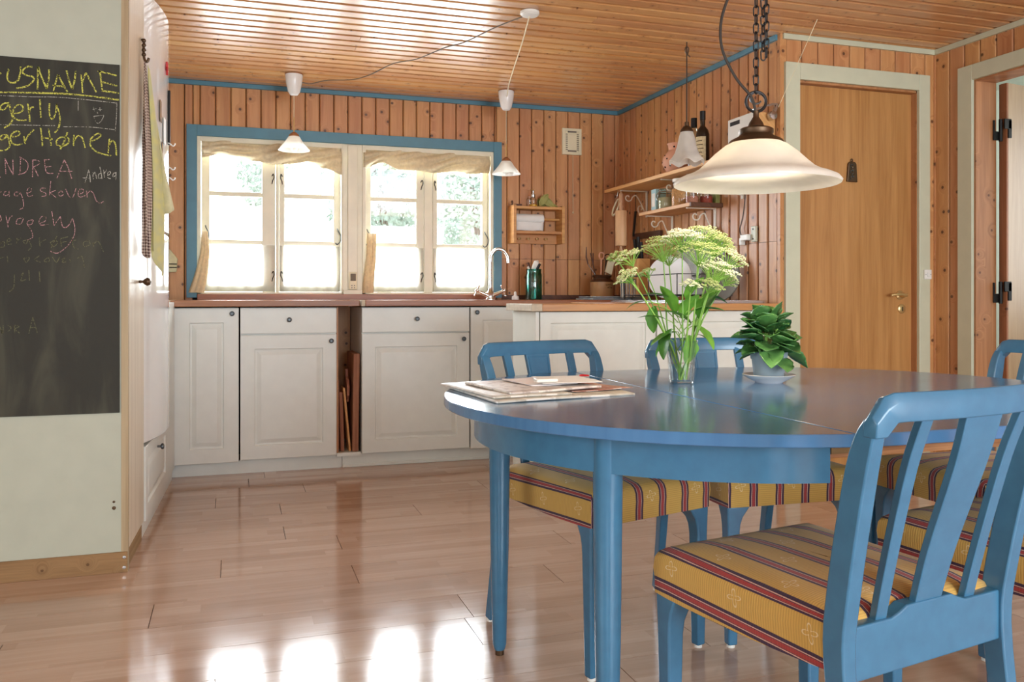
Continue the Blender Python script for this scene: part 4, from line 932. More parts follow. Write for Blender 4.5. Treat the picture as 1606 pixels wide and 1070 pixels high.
tag(MB().box(1.762, 1.815, BW-.06, BW-.02, 1.554, 1.572).build('wooden_block', M['dark_wood'], None, bevel=.003), 'small dark wooden block at the left end of the rack top', 'block')
tag(MB().lathe([(.001, 0), (.008, 0), (.006, .012), (.009, .02), (.004, .03), (.0005, .034)], 12, (1.745, BW-.06, 1.561)).build('small_figurine', M['dark_wood'], None, True), 'tiny dark turned figure on the rack side', 'figurine')
# ventilation grille with pull cord
t = thing('wall_vent', 'cream ventilation grille with a pull cord high on the back wall', 'vent', (2.19, BW, 2.015))
ring_panel(MB(), 2.120, 2.262, 1.926, 2.105, [(0, 0, .0), (0, 0, -.012), (.004, .004, -.014), (.02, .02, -.014), (.022, .022, -.010), (.042, .048, -.016), (.043, .049, -.016)], lambda u, v, d: (u, BW+d, v)).build('grille_frame', M['ivory'], t)
for k in range(9):
    z = 1.955+.013*k+.002
    for xa in (2.145, 2.225): MB().box(xa, xa+.014, BW-.0165, BW-.012, z, z+.005).build('louvre', M['grey_cord'], t)
for z in (1.945, 2.076): MB().box(2.16, 2.222, BW-.0165, BW-.012, z, z+.010).build('louvre', M['grey_cord'], t)
MB().tube([(2.197, BW-.012, 1.926), (2.197, BW-.014, 1.54)], .0016, 6).build('pull_cord', M['ivory'], t, True)
MB().lathe([(.0025, .014), (.006, 0), (.0005, -.002)], 10, (2.197, BW-.014, 1.526)).build('pull_knob', M['ivory'], t, True)

# ------------------------------------------------------------------ shelves on the side wall
def bracket(parent, y, ztop, drop, reach):
    mb = MB(); mb.box(KX-.006, KX-.0005, y-.009, y+.009, ztop-drop, ztop)
    b = mb.build('bracket', M['white_iron'], parent)
    b['_o'] = list(parent['_o'])
    MB().box(KX-reach, KX-.006, y-.008, y+.008, ztop-.006, ztop-.001).build('bracket_arm', M['white_iron'], b)
    pts = [(KX-.008, y, ztop-drop+.02)]
    for k in range(14): a = PI*1.5-k*PI/7; r = .03*(1-k/18); pts.append((KX-.045+r*math.cos(a)*.8, y, ztop-drop+.055+r*math.sin(a)))
    s2 = []
    for k in range(14): a = k*PI/7+.5; r = .032*(k/18+.2); s2.append((KX-reach+.055+r*math.cos(a), y, ztop-.045+r*math.sin(a)))
    s2 += [(KX-reach+.11, y, ztop-.03), (KX-.05, y, ztop-.07), (KX-.018, y, ztop-.13)]
    MB().tube(pts, .0038, 6).build('scroll', M['white_iron'], b, True); MB().tube(spline(s2, 3), .0038, 6).build('scroll', M['white_iron'], b, True)
US = 1.661
t = thing('wall_shelf', 'long upper pine shelf with bottles and clay pot', 'shelf', (KX, 4.4, 1.64))
MB().box(2.325, KX-.001, 3.62, 5.18, 1.640, US).build('shelf_board', M['shelf_wood'], t, bevel=.002)
for y in (5.0, 4.45, 3.9): bracket(t, y, 1.640, .17, .19)
LS = 1.467
t = thing('wall_shelf', 'short lower pine shelf with glass jars', 'shelf', (KX, 4.4, 1.445))
MB().box(2.345, KX-.001, 4.106, 4.715, 1.447, LS).build('shelf_board', M['shelf_wood'], t, bevel=.002)
MB().box(2.345, KX-.001, 4.09, 4.106, 1.444, LS+.001).build('end_strip', M['dark_wood'], t, bevel=.002)  # near end face set darker than the shelf board
for y in (4.66, 4.17): bracket(t, y, 1.447, .19, .18)
# clay pot with holes
c = (2.43, 4.40, US)
t = thing('clay_pot', 'round pale terracotta pot pierced with small holes', 'pot', c)
MB().lathe([(.001, .001), (.04, .001), (.055, .012), (.083, .06), (.078, .1), (.055, .128), (.043, .14), (.045, .15), (.052, .172), (.056, .178), (.05, .178), (.038, .15), (.04, .138), (.05, .12), (.07, .095), (.074, .06), (.04, .012), (.001, .01)], 30, c).build('pot_body', M['terracotta'], t, True)
for a, z in ((2.7, .07), (3.1, .04), (3.45, .085), (3.7, .045), (3.05, .105), (4.1, .075), (3.9, .155), (4.4, .04), (4.75, .08)):
    r = .083 if z == .07 else (.0745 if z < .05 else (.079 if z < .09 else (.073 if z < .11 else .047)))
    p = Vector((c[0]+r*math.cos(a), c[1]+r*math.sin(a), c[2]+z)); n = Vector((math.cos(a), math.sin(a), 0))
    MB().tube([p-n*.006, p+n*.0015], .0052, 10).build('hole', M['dark_gap'], t)
# bottles
def bottle(c, label, prof, mat, cap, label_z, capz):
    t = thing('bottle', label, 'bottle', c, 0, 'bottles on the upper shelf')
    MB().lathe(prof, 24, c).build('glass_body', M[mat], t, True)
    MB().lathe([(cap[0], capz[0]), (cap[0], capz[1]), (.0005, capz[1]+.002)], 16, c).build('cap', M['black_metal'], t, True)
    return t
c = (2.42, 4.095, US)
t = bottle(c, 'tall dark olive oil bottle with cream label on the shelf', [(.001, 0), (.034, 0), (.036, .004), (.036, .175), (.03, .198), (.015, .218), (.0135, .225), (.0135, .265)], 'bottle_glass', (.0155,), 0, (.255, .302))
MB().sheet(lambda u, v: (c[0]+.0366*math.cos(2.75+u*1.9), c[1]+.0366*math.sin(2.75+u*1.9), c[2]+.012+.148*v), 12, 2).build('paper_label', plain('cream_label', (206, 188, 146), .7, var=.25, scale=60), t, True)
for k in range(6): MB().sheet(lambda u, v: (c[0]+.0369*math.cos(3.0+u*(1.3-.1*(k % 3))), c[1]+.0369*math.sin(3.0+u*(1.3-.1*(k % 3))), c[2]+.03+.021*k+.004*v), 8, 1).build('label_print', M['stoneware_dark'], t, True)
c = (2.43, 4.205, US)
t = bottle(c, 'clear glass bottle with black cap behind the olive oil', [(.001, 0), (.034, 0), (.036, .004), (.036, .165), (.03, .2), (.0165, .225), (.015, .262)], 'jar_glass', (.0175,), 0, (.235, .286))
# scale / radio box with wooden sides
t = thing('table_radio', 'white fronted radio with wooden sides at the near shelf end', 'radio', (2.48, 3.73, US))
MB().box(2.425, KX-.004, 3.612, 3.84, US, 1.862).build('case', M['shelf_wood'], t, bevel=.003)
MB().box(2.415, 2.425, 3.612, 3.84, US, 1.862).build('front_panel', M['white_plastic'], t, bevel=.006)
MB().box(2.4135, 2.4155, 3.73, 3.815, 1.825, 1.845).build('display_slot', M['black_metal'], t)
# little steel clamp lamp with its suspension wire
t = thing('clamp_lamp', 'small steel arm lamp held by a thin wire above the radio', 'lamp', (2.49, 3.6, 1.87))
MB().prism_y([(2.40, 1.868), (2.50, 1.902), (2.535, 1.905), (2.54, 1.897), (2.505, 1.893), (2.403, 1.86)], 3.585, 3.598).build('arm', M['steel'], t)
MB().prism_y([(2.53, 1.905), (2.542, 1.90), (2.522, 1.85), (2.508, 1.852)], 3.583, 3.6).build('drop_arm', M['steel'], t)
MB().lathe([(.0005, 3.57), (.02, 3.572), (.022, 3.578), (.022, 3.596), (.0005, 3.6)], 24, (2.505, 0, 1.842), 'y').build('lamp_head', M['steel'], t, True)
MB().tube([(2.54, 3.585, 1.885), (2.577, 3.338, CH)], .0014, 6).build('suspension_wire', M['ivory'], t, True)
# bell pendant in front of the shelf
c = (2.179, 3.842, 0)
t = thing('bell_pendant', 'scalloped white bell pendant lamp in front of the shelf', 'lamp', (c[0], c[1], CH))
def bellw(r, h, a): k = max(0, (1.70-h)/.07); return (r*(1+.07*k*math.cos(6*a)), h+.010*k*math.cos(6*a))
MB().lathe([(.02, 1.79), (.032, 1.788), (.038, 1.77), (.048, 1.72), (.062, 1.68), (.078, 1.65), (.09, 1.634), (.088, 1.632), (.074, 1.65), (.058, 1.682), (.044, 1.722), (.034, 1.77), (.018, 1.786)], 48, c, wave=bellw).build('glass_shade', M['milk_glass'], t, True)
MB().lathe([(.0335, 1.788), (.033, 1.797), (.022, 1.812), (.012, 1.82), (.011, 1.838), (.004, 1.842)], 20, c).build('lamp_cap', M['bronze'], t, True)
MB().tube([(c[0], c[1], 1.84), (c[0], c[1], CH)], .003, 8).build('lamp_cord', M['black_cord'], t, True)
MB().tube(spline([(c[0]+.02, c[1]+.0, 2.17), (c[0]-.008, c[1], 2.195), (c[0]-.004, c[1], 2.22), (c[0]+.01, c[1], 2.215), (c[0]+.006, c[1], 2.185)], 4), .003, 6).build('hook_knot', M['bronze'], t, True)
# jars on the lower shelf
t = thing('tea_carton', 'pale blue carton at the far end of the lower shelf', 'carton', (2.43, 4.63, LS))
MB().box(2.40, 2.47, 4.60, 4.66, LS, LS+.135).build('box_body', plain('pale_blue_card', (176, 214, 222), .5, var=.05), t, bevel=.002)
MB().box(2.3985, 2.4, 4.61, 4.65, LS+.03, LS+.11).build('printed_panel', M['paper'], t)
c = (2.42, 4.50, LS)
t = thing('clip_jar', 'clip top glass jar on the lower shelf', 'jar', c)
MB().lathe([(.001, .001), (.05, .001), (.052, .006), (.052, .09), (.046, .1), (.046, .106)], 26, c).build('glass_body', M['jar_glass'], t, True)
MB().lathe([(.001, .003), (.048, .003), (.048, .07), (.001, .072)], 20, c).build('contents', plain('flour_content', (206, 196, 160), .8, var=.2), t, True)
MB().lathe([(.047, .108), (.049, .114), (.046, .122), (.03, .126), (.001, .127)], 26, c).build('glass_lid', M['jar_glass'], t, True)
MB().tube([(c[0]+.0495*math.cos(k*PI/12), c[1]+.0495*math.sin(k*PI/12), c[2]+.102) for k in range(24)], .002, 6, True).build('clip_wire', M['steel'], t, True)
MB().tube(spline([(c[0]-.05, c[1]+.012, c[2]+.1), (c[0]-.064, c[1]+.012, c[2]+.08), (c[0]-.06, c[1], c[2]+.055), (c[0]-.064, c[1]-.012, c[2]+.08), (c[0]-.05, c[1]-.012, c[2]+.12)], 4), .002, 6).build('clip_lever', M['steel'], t, True)
c = (2.42, 4.325, LS)
t = thing('storage_jar', 'glass jar filled with brown seeds on the lower shelf', 'jar', c, 0, 'jars on the lower shelf')
MB().lathe([(.001, .001), (.056, .001), (.058, .006), (.058, .12), (.05, .13), (.05, .14)], 26, c).build('glass_body', M['clear_glass'], t, True)
MB().lathe([(.001, .003), (.0555, .004), (.0555, .10), (.001, .104)], 22, c).build('contents', M['cork'], t, True)
MB().lathe([(.052, .14), (.052, .158), (.001, .16)], 22, c).build('lid', M['white_plastic'], t, True)
for x, y, lab, colr, lid in ((2.395, 4.165, 'tall clear jar with white lid at the near end of the lower shelf', (178, 120, 96), 'white_plastic'), (2.475, 4.15, 'clear jar with reddish contents at the near end of the lower shelf', (150, 62, 44), 'white_plastic')):
    c = (x, y, LS); t = thing('storage_jar', lab, 'jar', c, 0, 'jars on the lower shelf')
    MB().lathe([(.001, .001), (.034, .001), (.036, .005), (.036, .135), (.03, .145)], 22, c).build('glass_body', M['clear_glass'], t, True)
    MB().lathe([(.001, .003), (.033, .004), (.033, .04), (.001, .042)], 18, c).build('contents', plain('jar_contents', colr, .8, var=.3, scale=80), t, True)
    MB().lathe([(.032, .142), (.032, .16), (.001, .162)], 18, c).build('lid', M[lid], t, True)
t = thing('spice_tin', 'small olive coloured tin against the wall on the lower shelf', 'tin', (2.527, 4.13, LS)); MB().box(2.514, 2.54, 4.115, 4.16, LS, LS+.085).build('tin_body', M['bay'], t, bevel=.003); MB().box(2.513, 2.541, 4.114, 4.161, LS+.085, LS+.095).build('lid', M['brass'], t, bevel=.003)
# rolling pin and ring under the upper shelf
c = (2.37, 5.02, 0)
t = thing('rolling_pin', 'wooden rolling pin hanging below the upper shelf', 'rolling pin', (c[0], c[1], 1.24))
MB().lathe([(.001, 1.512), (.036, 1.510), (.038, 1.502), (.038, 1.292), (.036, 1.284), (.001, 1.282)], 24, c).build('roller', M['pale_wood'], t, True)
MB().lathe([(.008, 1.51), (.013, 1.525), (.015, 1.54), (.010, 1.55), (.014, 1.575), (.012, 1.62), (.004, 1.632)], 16, c).build('upper_handle', M['pale_wood'], t, True)
MB().lathe([(.004, 1.222), (.012, 1.235), (.011, 1.262), (.008, 1.284)], 16, c).build('lower_handle', M['pale_wood'], t, True)
MB().tube([(c[0], c[1], 1.626), (c[0], c[1], 1.6395)], .002, 6).build('hanging_loop', M['white_iron'], t)
t = thing('ring_handle', 'cream ring hanging from the shelf beside the rolling pin', 'ring', (2.37, 5.09, 1.57))
MB().tube([(2.37+.02*math.sin(k*PI/10), 5.095+.035*math.cos(k*PI/10), 1.54+.055*math.sin(k*PI/10)) for k in range(20)], .006, 8, True).build('ring', M['ivory'], t, True)
MB().tube(spline([(2.37, 5.085, 1.594), (2.368, 5.07, 1.61), (2.37, 5.065, 1.6395)], 4), .002, 6).build('hanging_wire', M['steel'], t, True)
t = thing('hanging_knife', 'dark strap of a knife sheath hanging behind the rolling pin', 'sheath', (2.40, 5.14, 1.40))
MB().prism_x([(5.10, 1.52), (5.125, 1.52), (5.155, 1.36), (5.14, 1.355)], KX-.03, KX-.022).build('blade_sheath', M['black_metal'], t); MB().tube([(KX-.026, 5.112, 1.52), (KX-.026, 5.112, 1.6395)], .002, 6).build('strap', M['black_cord'], t)
t = thing('magnet_bar', 'dark wooden knife rail on the side wall', 'knife rail', (KX, 4.98, 1.354))
MB().box(KX-.022, KX-.001, 4.785, 5.172, 1.335, 1.373).build('rail', M['dark_wood'], t, bevel=.003)
t = thing('knife_block', 'pale slatted knife block on the worktop', 'knife block', (2.44, 4.91, BT))
for k in range(6): MB().box(2.40+.0, 2.48, 4.828+k*.029, 4.828+k*.029+.0265, BT, 1.195-.01*(k % 2)).build('slat', M['shelf_wood'], t, bevel=.003)
for k, (y, h, lab) in enumerate([(4.945, .13, 'black handled kitchen knife, farthest in the knife block'), (4.90, .145, 'black handled kitchen knife, middle of the knife block'), (4.862, .11, 'black handled kitchen knife, nearest in the knife block')]):
    t = thing('kitchen_knife', lab, 'knife', (2.44, y, 1.19), 0, 'knives in the block')
    MB().tube([(2.44, y, 1.185), (2.438, y, 1.20), (2.434, y-.004, 1.19+h*.6), (2.43, y-.002, 1.19+h)], [.009, .012, .011, .013], 10).build('handle', M['black_metal'], t, True)
    for q in (.35, .7): MB().lathe([(.003, -.0125), (.003, -.010)], 8, (2.436, y-.002, 1.19+h*q), 'x', True).build('rivet', M['steel'], t)
# plates, lids, dish rack
def disc(name, label, cat, c, r, mat, tilt, yaw=0, th=.012, grp=None):
    t = thing(name, label, cat, c, 0, grp); n = Vector((-math.cos(tilt)*math.cos(yaw), -math.cos(tilt)*math.sin(yaw), math.sin(tilt))); a = Vector((-math.sin(yaw), math.cos(yaw), 0)); b = n.cross(a)
    prof = [(.0, -th/2), (r*.75, -th/2), (r*.96, -th/2+.002), (r, th*.1), (r*.985, th*.55), (r*.92, th/2), (r*.75, th*.12), (.0, th*.1)]
    mb = MB(); N_ = 40
    vs = []
    for (rr, h) in prof:
        for i in range(N_): q = 2*PI*i/N_; vs.append(Vector(c)+a*(max(rr, .0005)*math.cos(q))+b*(max(rr, .0005)*math.sin(q))+n*h)
    fs = [(k*N_+i, k*N_+(i+1) % N_, (k+1)*N_+(i+1) % N_, (k+1)*N_+i) for k in range(len(prof)-1) for i in range(N_)]
    mb.add(vs, fs).build('disc_body', M[mat], t, True)
    mb = MB(); mb.tube([Vector(c)+a*(r*.985*math.cos(2*PI*i/N_))+b*(r*.985*math.sin(2*PI*i/N_))+n*(th*.3) for i in range(N_)], .004, 6, True).build('rolled_rim', M[mat], t, True)
    return t
disc('serving_plate', 'large cream plate leaning in the dish rack', 'plate', (2.33, 4.30, 1.065), .122, 'white_ceramic', .12, .9)
disc('pan_lid', 'large dull metal tray leaning against the plank wall', 'tray', (2.475, 4.22, 1.155), .195, 'pan_steel', .12, .25)
disc('pan_lid', 'dark metal baking tray leaning behind the flowers', 'tray', (2.45, 3.97, 1.055), .125, 'pan_steel', .14, .4)
t = thing('dish_rack', 'black wire dish rack on the worktop behind the flowers', 'rack', (2.33, 4.3, IT))
mb = MB()
def wire(pts, nm): MB().tube(pts, .003, 6).build(nm, M['black_metal'], t, True)
for z in (.965, 1.075):
    MB().tube([(2.2, 4.62, z), (2.2, 3.98, z), (2.44, 3.98, z), (2.44, 4.62, z)], .003, 6, True).build('wire_frame', M['black_metal'], t, True)
for y in (4.62, 4.30, 3.98):
    wire([(2.2, y, .925), (2.2, y, 1.075)], 'upright'); wire([(2.44, y, .925), (2.44, y, 1.075)], 'upright')
for k in range(7): wire([(2.2, 4.02+k*.095, .965), (2.32, 4.02+k*.095, .96), (2.44, 4.02+k*.095, .965)], 'cross_wire')
t = thing('cutlery_basket', 'blue and white striped cutlery basket beside the dish rack', 'basket', (2.28, 4.72, IT))
c = (2.28, 4.73, IT+.03)
for k in range(20): a = 2*PI*k/20; MB().tube([(c[0]+.042*math.cos(a), c[1]+.042*math.sin(a), c[2]), (c[0]+.046*math.cos(a), c[1]+.046*math.sin(a), c[2]+.11)], .0032, 6).build('bar', M['white_iron' if k % 2 else 'pewter'], t, True)
for z, r in ((0, .042), (.11, .046)): MB().tube([(c[0]+r*math.cos(k*PI/10), c[1]+r*math.sin(k*PI/10), c[2]+z) for k in range(20)], .0035, 6, True).build('hoop', M['pewter'], t, True)
MB().lathe([(.001, 0), (.042, 0), (.042, .003), (.001, .003)], 20, c).build('basket_base', M['pewter'], t)
for k in range(3): MB().tube([(c[0]+.02*math.cos(k*2.1), c[1]+.02*math.sin(k*2.1), c[2]+.003), (c[0]+.034*math.cos(k*2.1), c[1]+.034*math.sin(k*2.1), IT)], .003, 6).build('foot', M['pewter'], t)
t = thing('drip_tray', 'slim steel drip tray along the worktop edge', 'tray', (2.35, 4.3, IT))
MB().box(2.16, 2.5, 3.66, 4.70, IT, IT+.006).build('tray_floor', M['steel'], t)
for a in ((2.155, 2.163, 3.66, 4.70), (2.497, 2.505, 3.66, 4.70), (2.155, 2.505, 3.652, 3.66), (2.155, 2.505, 4.70, 4.708)): MB().box(*a, IT, IT+.014).build('tray_rim', M['steel'], t)
t = thing('oven_tray', 'grey enamel trays stacked at the far end of the worktop', 'tray', (2.15, 5.0, BT))
for k in range(2): MB().box(2.08+.02*k, 2.42, 4.80, 5.08, BT+.001+.012*k, BT+.010+.012*k).build('tray', plain('grey_enamel', (134, 148, 156), .35), t, bevel=.003)
# socket with plug and cable
t = thing('wall_socket', 'white wall socket with a plug on the plank wall under the shelf', 'socket', (KX, 3.80, 1.28))
MB().box(KX-.014, KX-.001, 3.765, 3.808, 1.236, 1.318).build('plate', M['trim_white'], t, bevel=.003)
for z in (1.252, 1.302): MB().lathe([(.005, -.0155), (.005, -.013)], 8, (KX, 3.787, z), 'x', True).build('pin_hole', M['black_metal'], t)
t = thing('power_plug', 'white plug with dark cable in the wall socket', 'plug', (KX-.03, 3.84, 1.26))
MB().box(KX-.034, KX-.001, 3.812, 3.875, 1.246, 1.278).build('plug_body', M['white_plastic'], t, bevel=.004)
MB().box(KX-.030, KX-.003, 3.872, 3.892, 1.225, 1.262).build('plug_head', M['white_plastic'], t, bevel=.004)
MB().tube(spline([(KX-.02, 3.878, 1.262), (KX-.015, 3.905, 1.31), (KX-.012, 3.88, 1.38), (KX-.012, 3.86, 1.50), (KX-.012, 3.87, 1.639)], 6), .003, 6).build('cable', M['black_cord'], t, True)

# ------------------------------------------------------------------ ceiling lamps
def cup(parent, x, y):
    MB().lathe([(.048, CH-.004), (.05, CH-.012), (.046, CH-.05), (.034, CH-.105), (.022, CH-.122), (.001, CH-.124)], 28, (x, y, 0)).build('ceiling_cup', M['white_ceramic'], parent, True)
    MB().lathe([(.001, CH-.001), (.052, CH-.001), (.052, CH-.006), (.001, CH-.006)], 24, (x, y, 0)).build('mounting_ring', M['jamb_wood'], parent)
def small_pendant(x, y, zr, label):
    t = thing('glass_pendant', label, 'lamp', (x, y, CH), 0, 'small opal pendants over the worktop')
    cup(t, x, y)
    MB().tube([(x, y, CH-.12), (x, y, zr+.19)], .0018, 6).build('lamp_cord', M['ivory'], t, True)
    MB().tube([(x, y, zr+.19), (x, y, zr+.10)], .0035, 8).build('stem', M['brass'], t, True)
    MB().lathe([(.004, zr+.108), (.012, zr+.104), (.02, zr+.097), (.028, zr+.09), (.03, zr+.082), (.026, zr+.08)], 20, (x, y, 0)).build('lamp_cap', M['copper'], t, True)
    MB().lathe([(.022, zr+.084), (.032, zr+.078), (.05, zr+.05), (.088, zr+.004), (.09, zr), (.086, zr+.002), (.048, zr+.046), (.03, zr+.074), (.022, zr+.08)], 36, (x, y, 0)).build('glass_shade', M['milk_glass'], t, True)
    MB().ball((x, y, zr+.015), .022, 14).build('bulb', M['milk_glass'], t, True)
    return t
small_pendant(.328, 5.09, 1.802, 'small opal glass pendant in front of the left window')
small_pendant(1.616, 5.09, 1.722, 'small opal glass pendant at the right window edge')
t = thing('ceiling_rosette', 'round white ceiling rosette where two lamp cords start', 'rosette', (1.271, 3.651, CH))
MB().lathe([(.043, CH-.001), (.044, CH-.012), (.036, CH-.02), (.0005, CH-.021)], 28, (1.271, 3.651, 0)).build('rosette_disc', M['white_plastic'], t, True)
t = thing('lamp_cord', 'white cord stretched from the ceiling rosette to the right window pendant', 'cord', (1.271, 3.651, CH-.02))
MB().tube(spline([(1.272, 3.66, CH-.02), (1.36, 4.02, CH-.026), (1.46, 4.45, CH-.025), (1.56, 4.86, CH-.02), (1.605, 5.04, CH-.05)], 6), .0032, 6).build('cord', M['ivory'], t, True)
t = thing('lamp_cord', 'grey cord looping along the ceiling to the left window pendant', 'cord', (1.26, 3.66, CH-.02))
MB().tube(spline([(1.258, 3.66, CH-.015), (1.17, 3.86, CH-.02), (1.1, 4.15, CH-.012), (1.03, 4.28, CH-.01), (.93, 4.52, CH-.014), (.83, 4.66, CH-.01), (.74, 4.9, CH-.018), (.66, 5.07, CH-.012), (.52, 5.10, CH-.02), (.42, 5.09, CH-.05), (.372, 5.09, CH-.045)], 6), .003, 6).build('cord', M['grey_cord'], t, True)

# big lit pendant over the table
LX, LY, LZ = 1.218, 1.81, 1.228
t = thing('table_pendant', 'large lit alabaster glass pendant on a dark chain over the table', 'lamp', (LX, LY, CH))
MB().lathe([(.038, LZ+.108), (.055, LZ+.105), (.075, LZ+.095), (.10, LZ+.075), (.122, LZ+.053), (.14, LZ+.037), (.158, LZ+.027), (.178, LZ+.02), (.193, LZ+.013), (.2, LZ+.004), (.198, LZ-.001), (.192, LZ+.003), (.176, LZ+.014), (.156, LZ+.022), (.137, LZ+.032), (.118, LZ+.049), (.096, LZ+.071), (.072, LZ+.09), (.052, LZ+.1), (.038, LZ+.102)], 64, (LX, LY, 0)).build('glass_shade', M['alabaster'], t, True, 60)
MB().lathe([(.068, LZ+.1), (.062, LZ+.108), (.042, LZ+.118), (.04, LZ+.122), (.042, LZ+.126), (.042, LZ+.134), (.036, LZ+.138), (.02, LZ+.142), (.016, LZ+.152), (.012, LZ+.158), (.007, LZ+.166), (.007, LZ+.18)], 28, (LX, LY, 0)).build('lamp_cap', M['bronze'], t, True)
TH = math.radians(18)
def ringpt(cx, cz, r, a, ph=0): return (cx+r*math.cos(a)*math.cos(TH+ph), LY-r*math.cos(a)*math.sin(TH+ph), cz+r*math.sin(a))
MB().tube([ringpt(LX, LZ+.203, .0245, k*PI/12) for k in range(24)], .0038, 8, True).build('hanging_ring', M['black_metal'], t, True)
MB().tube([ringpt(LX, LZ+.212, .014, k*PI/8+.6) for k in range(14)], .0026, 6).build('clasp', M['pewter'], t, True)
# chain links share one mesh
def link_mesh():
    p = []
    for k in range(16):
        a = 2*PI*k/16; p.append((.0062*math.cos(a), 0, .0065*math.sin(a)+(.0062 if math.sin(a) >= 0 else -.0062)))
    return MB().tube(p, .0018, 5, True).mesh('chain_link', M['black_metal'], True, 60)
lm = link_mesh()
z = LZ+.235; k = 0
while z < CH-.01:
    inst('chain_link', lm, (LX, LY, z), t, (0, 0, .6+(PI/2 if k % 2 else 0))); z += .0212; k += 1
z = 1.545; k = 0
while z < 2.05:
    for s in (-1, 1):
        inst('chain_link', lm, (LX+.021+s*.0045, LY-.006, z+.008*(s > 0)), t, (0, 0, .3+(PI/2 if k % 2 else 0)+s*.4))
    z += .0212; k += 1
MB().lathe([(.045, CH-.001), (.045, CH-.012), (.03, CH-.03), (.001, CH-.032)], 24, (LX, LY, 0)).build('ceiling_canopy', M['bronze'], t, True)
MB().tube(spline([(LX+.0, LY, LZ+.175), (LX-.012, LY+.003, LZ+.215), (LX-.05, LY+.012, LZ+.262), (LX-.082, LY+.02, LZ+.33), (LX-.085, LY+.02, LZ+.40), (LX-.06, LY+.015, LZ+.48), (LX-.035, LY+.01, LZ+.56), (LX-.02, LY, LZ+.8), (LX-.01, LY, CH-.02)], 8), .0036, 8).build('lamp_cord', M['black_cord'], t, True)
MB().ball((LX, LY, LZ+.072), .02, 16).build('bulb', emit('warm_bulb', (255, 226, 184), 12), t, True)
bl = bpy.data.lights.new('pendant_bulb_light', 'POINT'); bl.energy = 9; bl.color = (1, .88, .70); bl.shadow_soft_size = .03
blo = bpy.data.objects.new('pendant_bulb_light', bl); COL.objects.link(blo); blo.location = (LX, LY, LZ+.078)

# ------------------------------------------------------------------ dining table
TC = (1.2725, 1.828); TROT = 0.0; TZ = .72; TR = .645; HC = .1725; SEAM = -.275
tb = thing('dining_table', 'blue lacquered oval extending dining table', 'table', (TC[0], TC[1], 0), TROT)
def outline(r, half):
    """half outline of the stadium-shaped top, left or right of the seam"""
    ys = math.sqrt(r*r-(SEAM+HC)**2) if SEAM < -HC else r
    a0 = math.atan2(ys, SEAM+HC); P = []
    if half == 'l':
        for k in range(41): a = a0+(2*PI-2*a0)*k/40; P.append((-HC+r*math.cos(a), r*math.sin(a)))
    else:
        for k in range(41): a = -PI/2+PI*k/40; P.append((HC+r*math.cos(a), r*math.sin(a)))
        n = 6
        for k in range(n+1): a = PI/2+(a0-PI/2)*k/n; P.append((-HC+r*math.cos(a), r*math.sin(a)))
        for k in range(n+1): a = -a0+(a0-PI/2)*k/n; P.append((-HC+r*math.cos(a), r*math.sin(a)))
    return P
PL = [(x-(.0013 if abs(x-SEAM) < 1e-4 else 0), y) for x, y in outline(TR, 'l')]
PR = [(x+(.0013 if abs(x-SEAM) < 1e-4 else 0), y) for x, y in outline(TR, 'r')]
for P in (PL, PR): MB().prism_z(P, TZ-.023, TZ).build('table_top', M['table_blue'], tb, True, 30, world=False, bevel=.002)
def arc_apron(cx, a0, a1, r0, r1, z0, z1, n=40):
    P = [(cx+r1*math.cos(a0+(a1-a0)*k/n), r1*math.sin(a0+(a1-a0)*k/n)) for k in range(n+1)] + [(cx+r0*math.cos(a1+(a0-a1)*k/n), r0*math.sin(a1+(a0-a1)*k/n)) for k in range(n+1)]
    return MB().prism_z(P, z0, z1)
LA = math.radians(141); AZ = .622; RA = .573
g = .03
for a0, a1 in ((math.radians(99.8), LA-g), (LA+g, 2*PI-LA-g), (2*PI-LA+g, 2*PI-math.radians(99.8))):
    arc_apron(-HC, a0, a1, RA-.02, RA, AZ, TZ-.023).build('apron', M['chair_blue'], tb, True, 50, world=False)
for a0, a1 in ((math.radians(-80.2), -(PI-LA)-g), (-(PI-LA)+g, PI-LA-g), (PI-LA+g, math.radians(80.2))):
    arc_apron(HC, a0, a1, RA-.02, RA, AZ, TZ-.023).build('apron', M['chair_blue'], tb, True, 50, world=False)
for sx in (-1, 1):
    for sy in (-1, 1):
        x = sx*(HC+.551*math.cos(PI-LA)); yq = sy*.551*math.sin(PI-LA)
        MB().lathe([(.001, TZ-.025), (.0285, TZ-.025), (.0285, .60), (.025, .3), (.0185, .03), (.016, .02), (.014, .014)], 20, (x, yq, 0)).build('leg', M['chair_blue'], tb, True, 50, world=False)
        MB().lathe([(.012, .016), (.012, 0), (.001, 0)], 14, (x, yq, 0)).build('foot_pad', M['bronze'], tb, True, world=False)
for yq in (-.50, -.42, .42, .50):
    MB().box(-.255, .30, yq-.02, yq+.02, .655, TZ-.024).build('slide_rail', M['slide_wood'], tb, world=False, bevel=.002)
MB().box(-.24, -.20, -.53, .53, .665, TZ-.024).build('cross_batten', M['raw_wood'], tb, world=False)

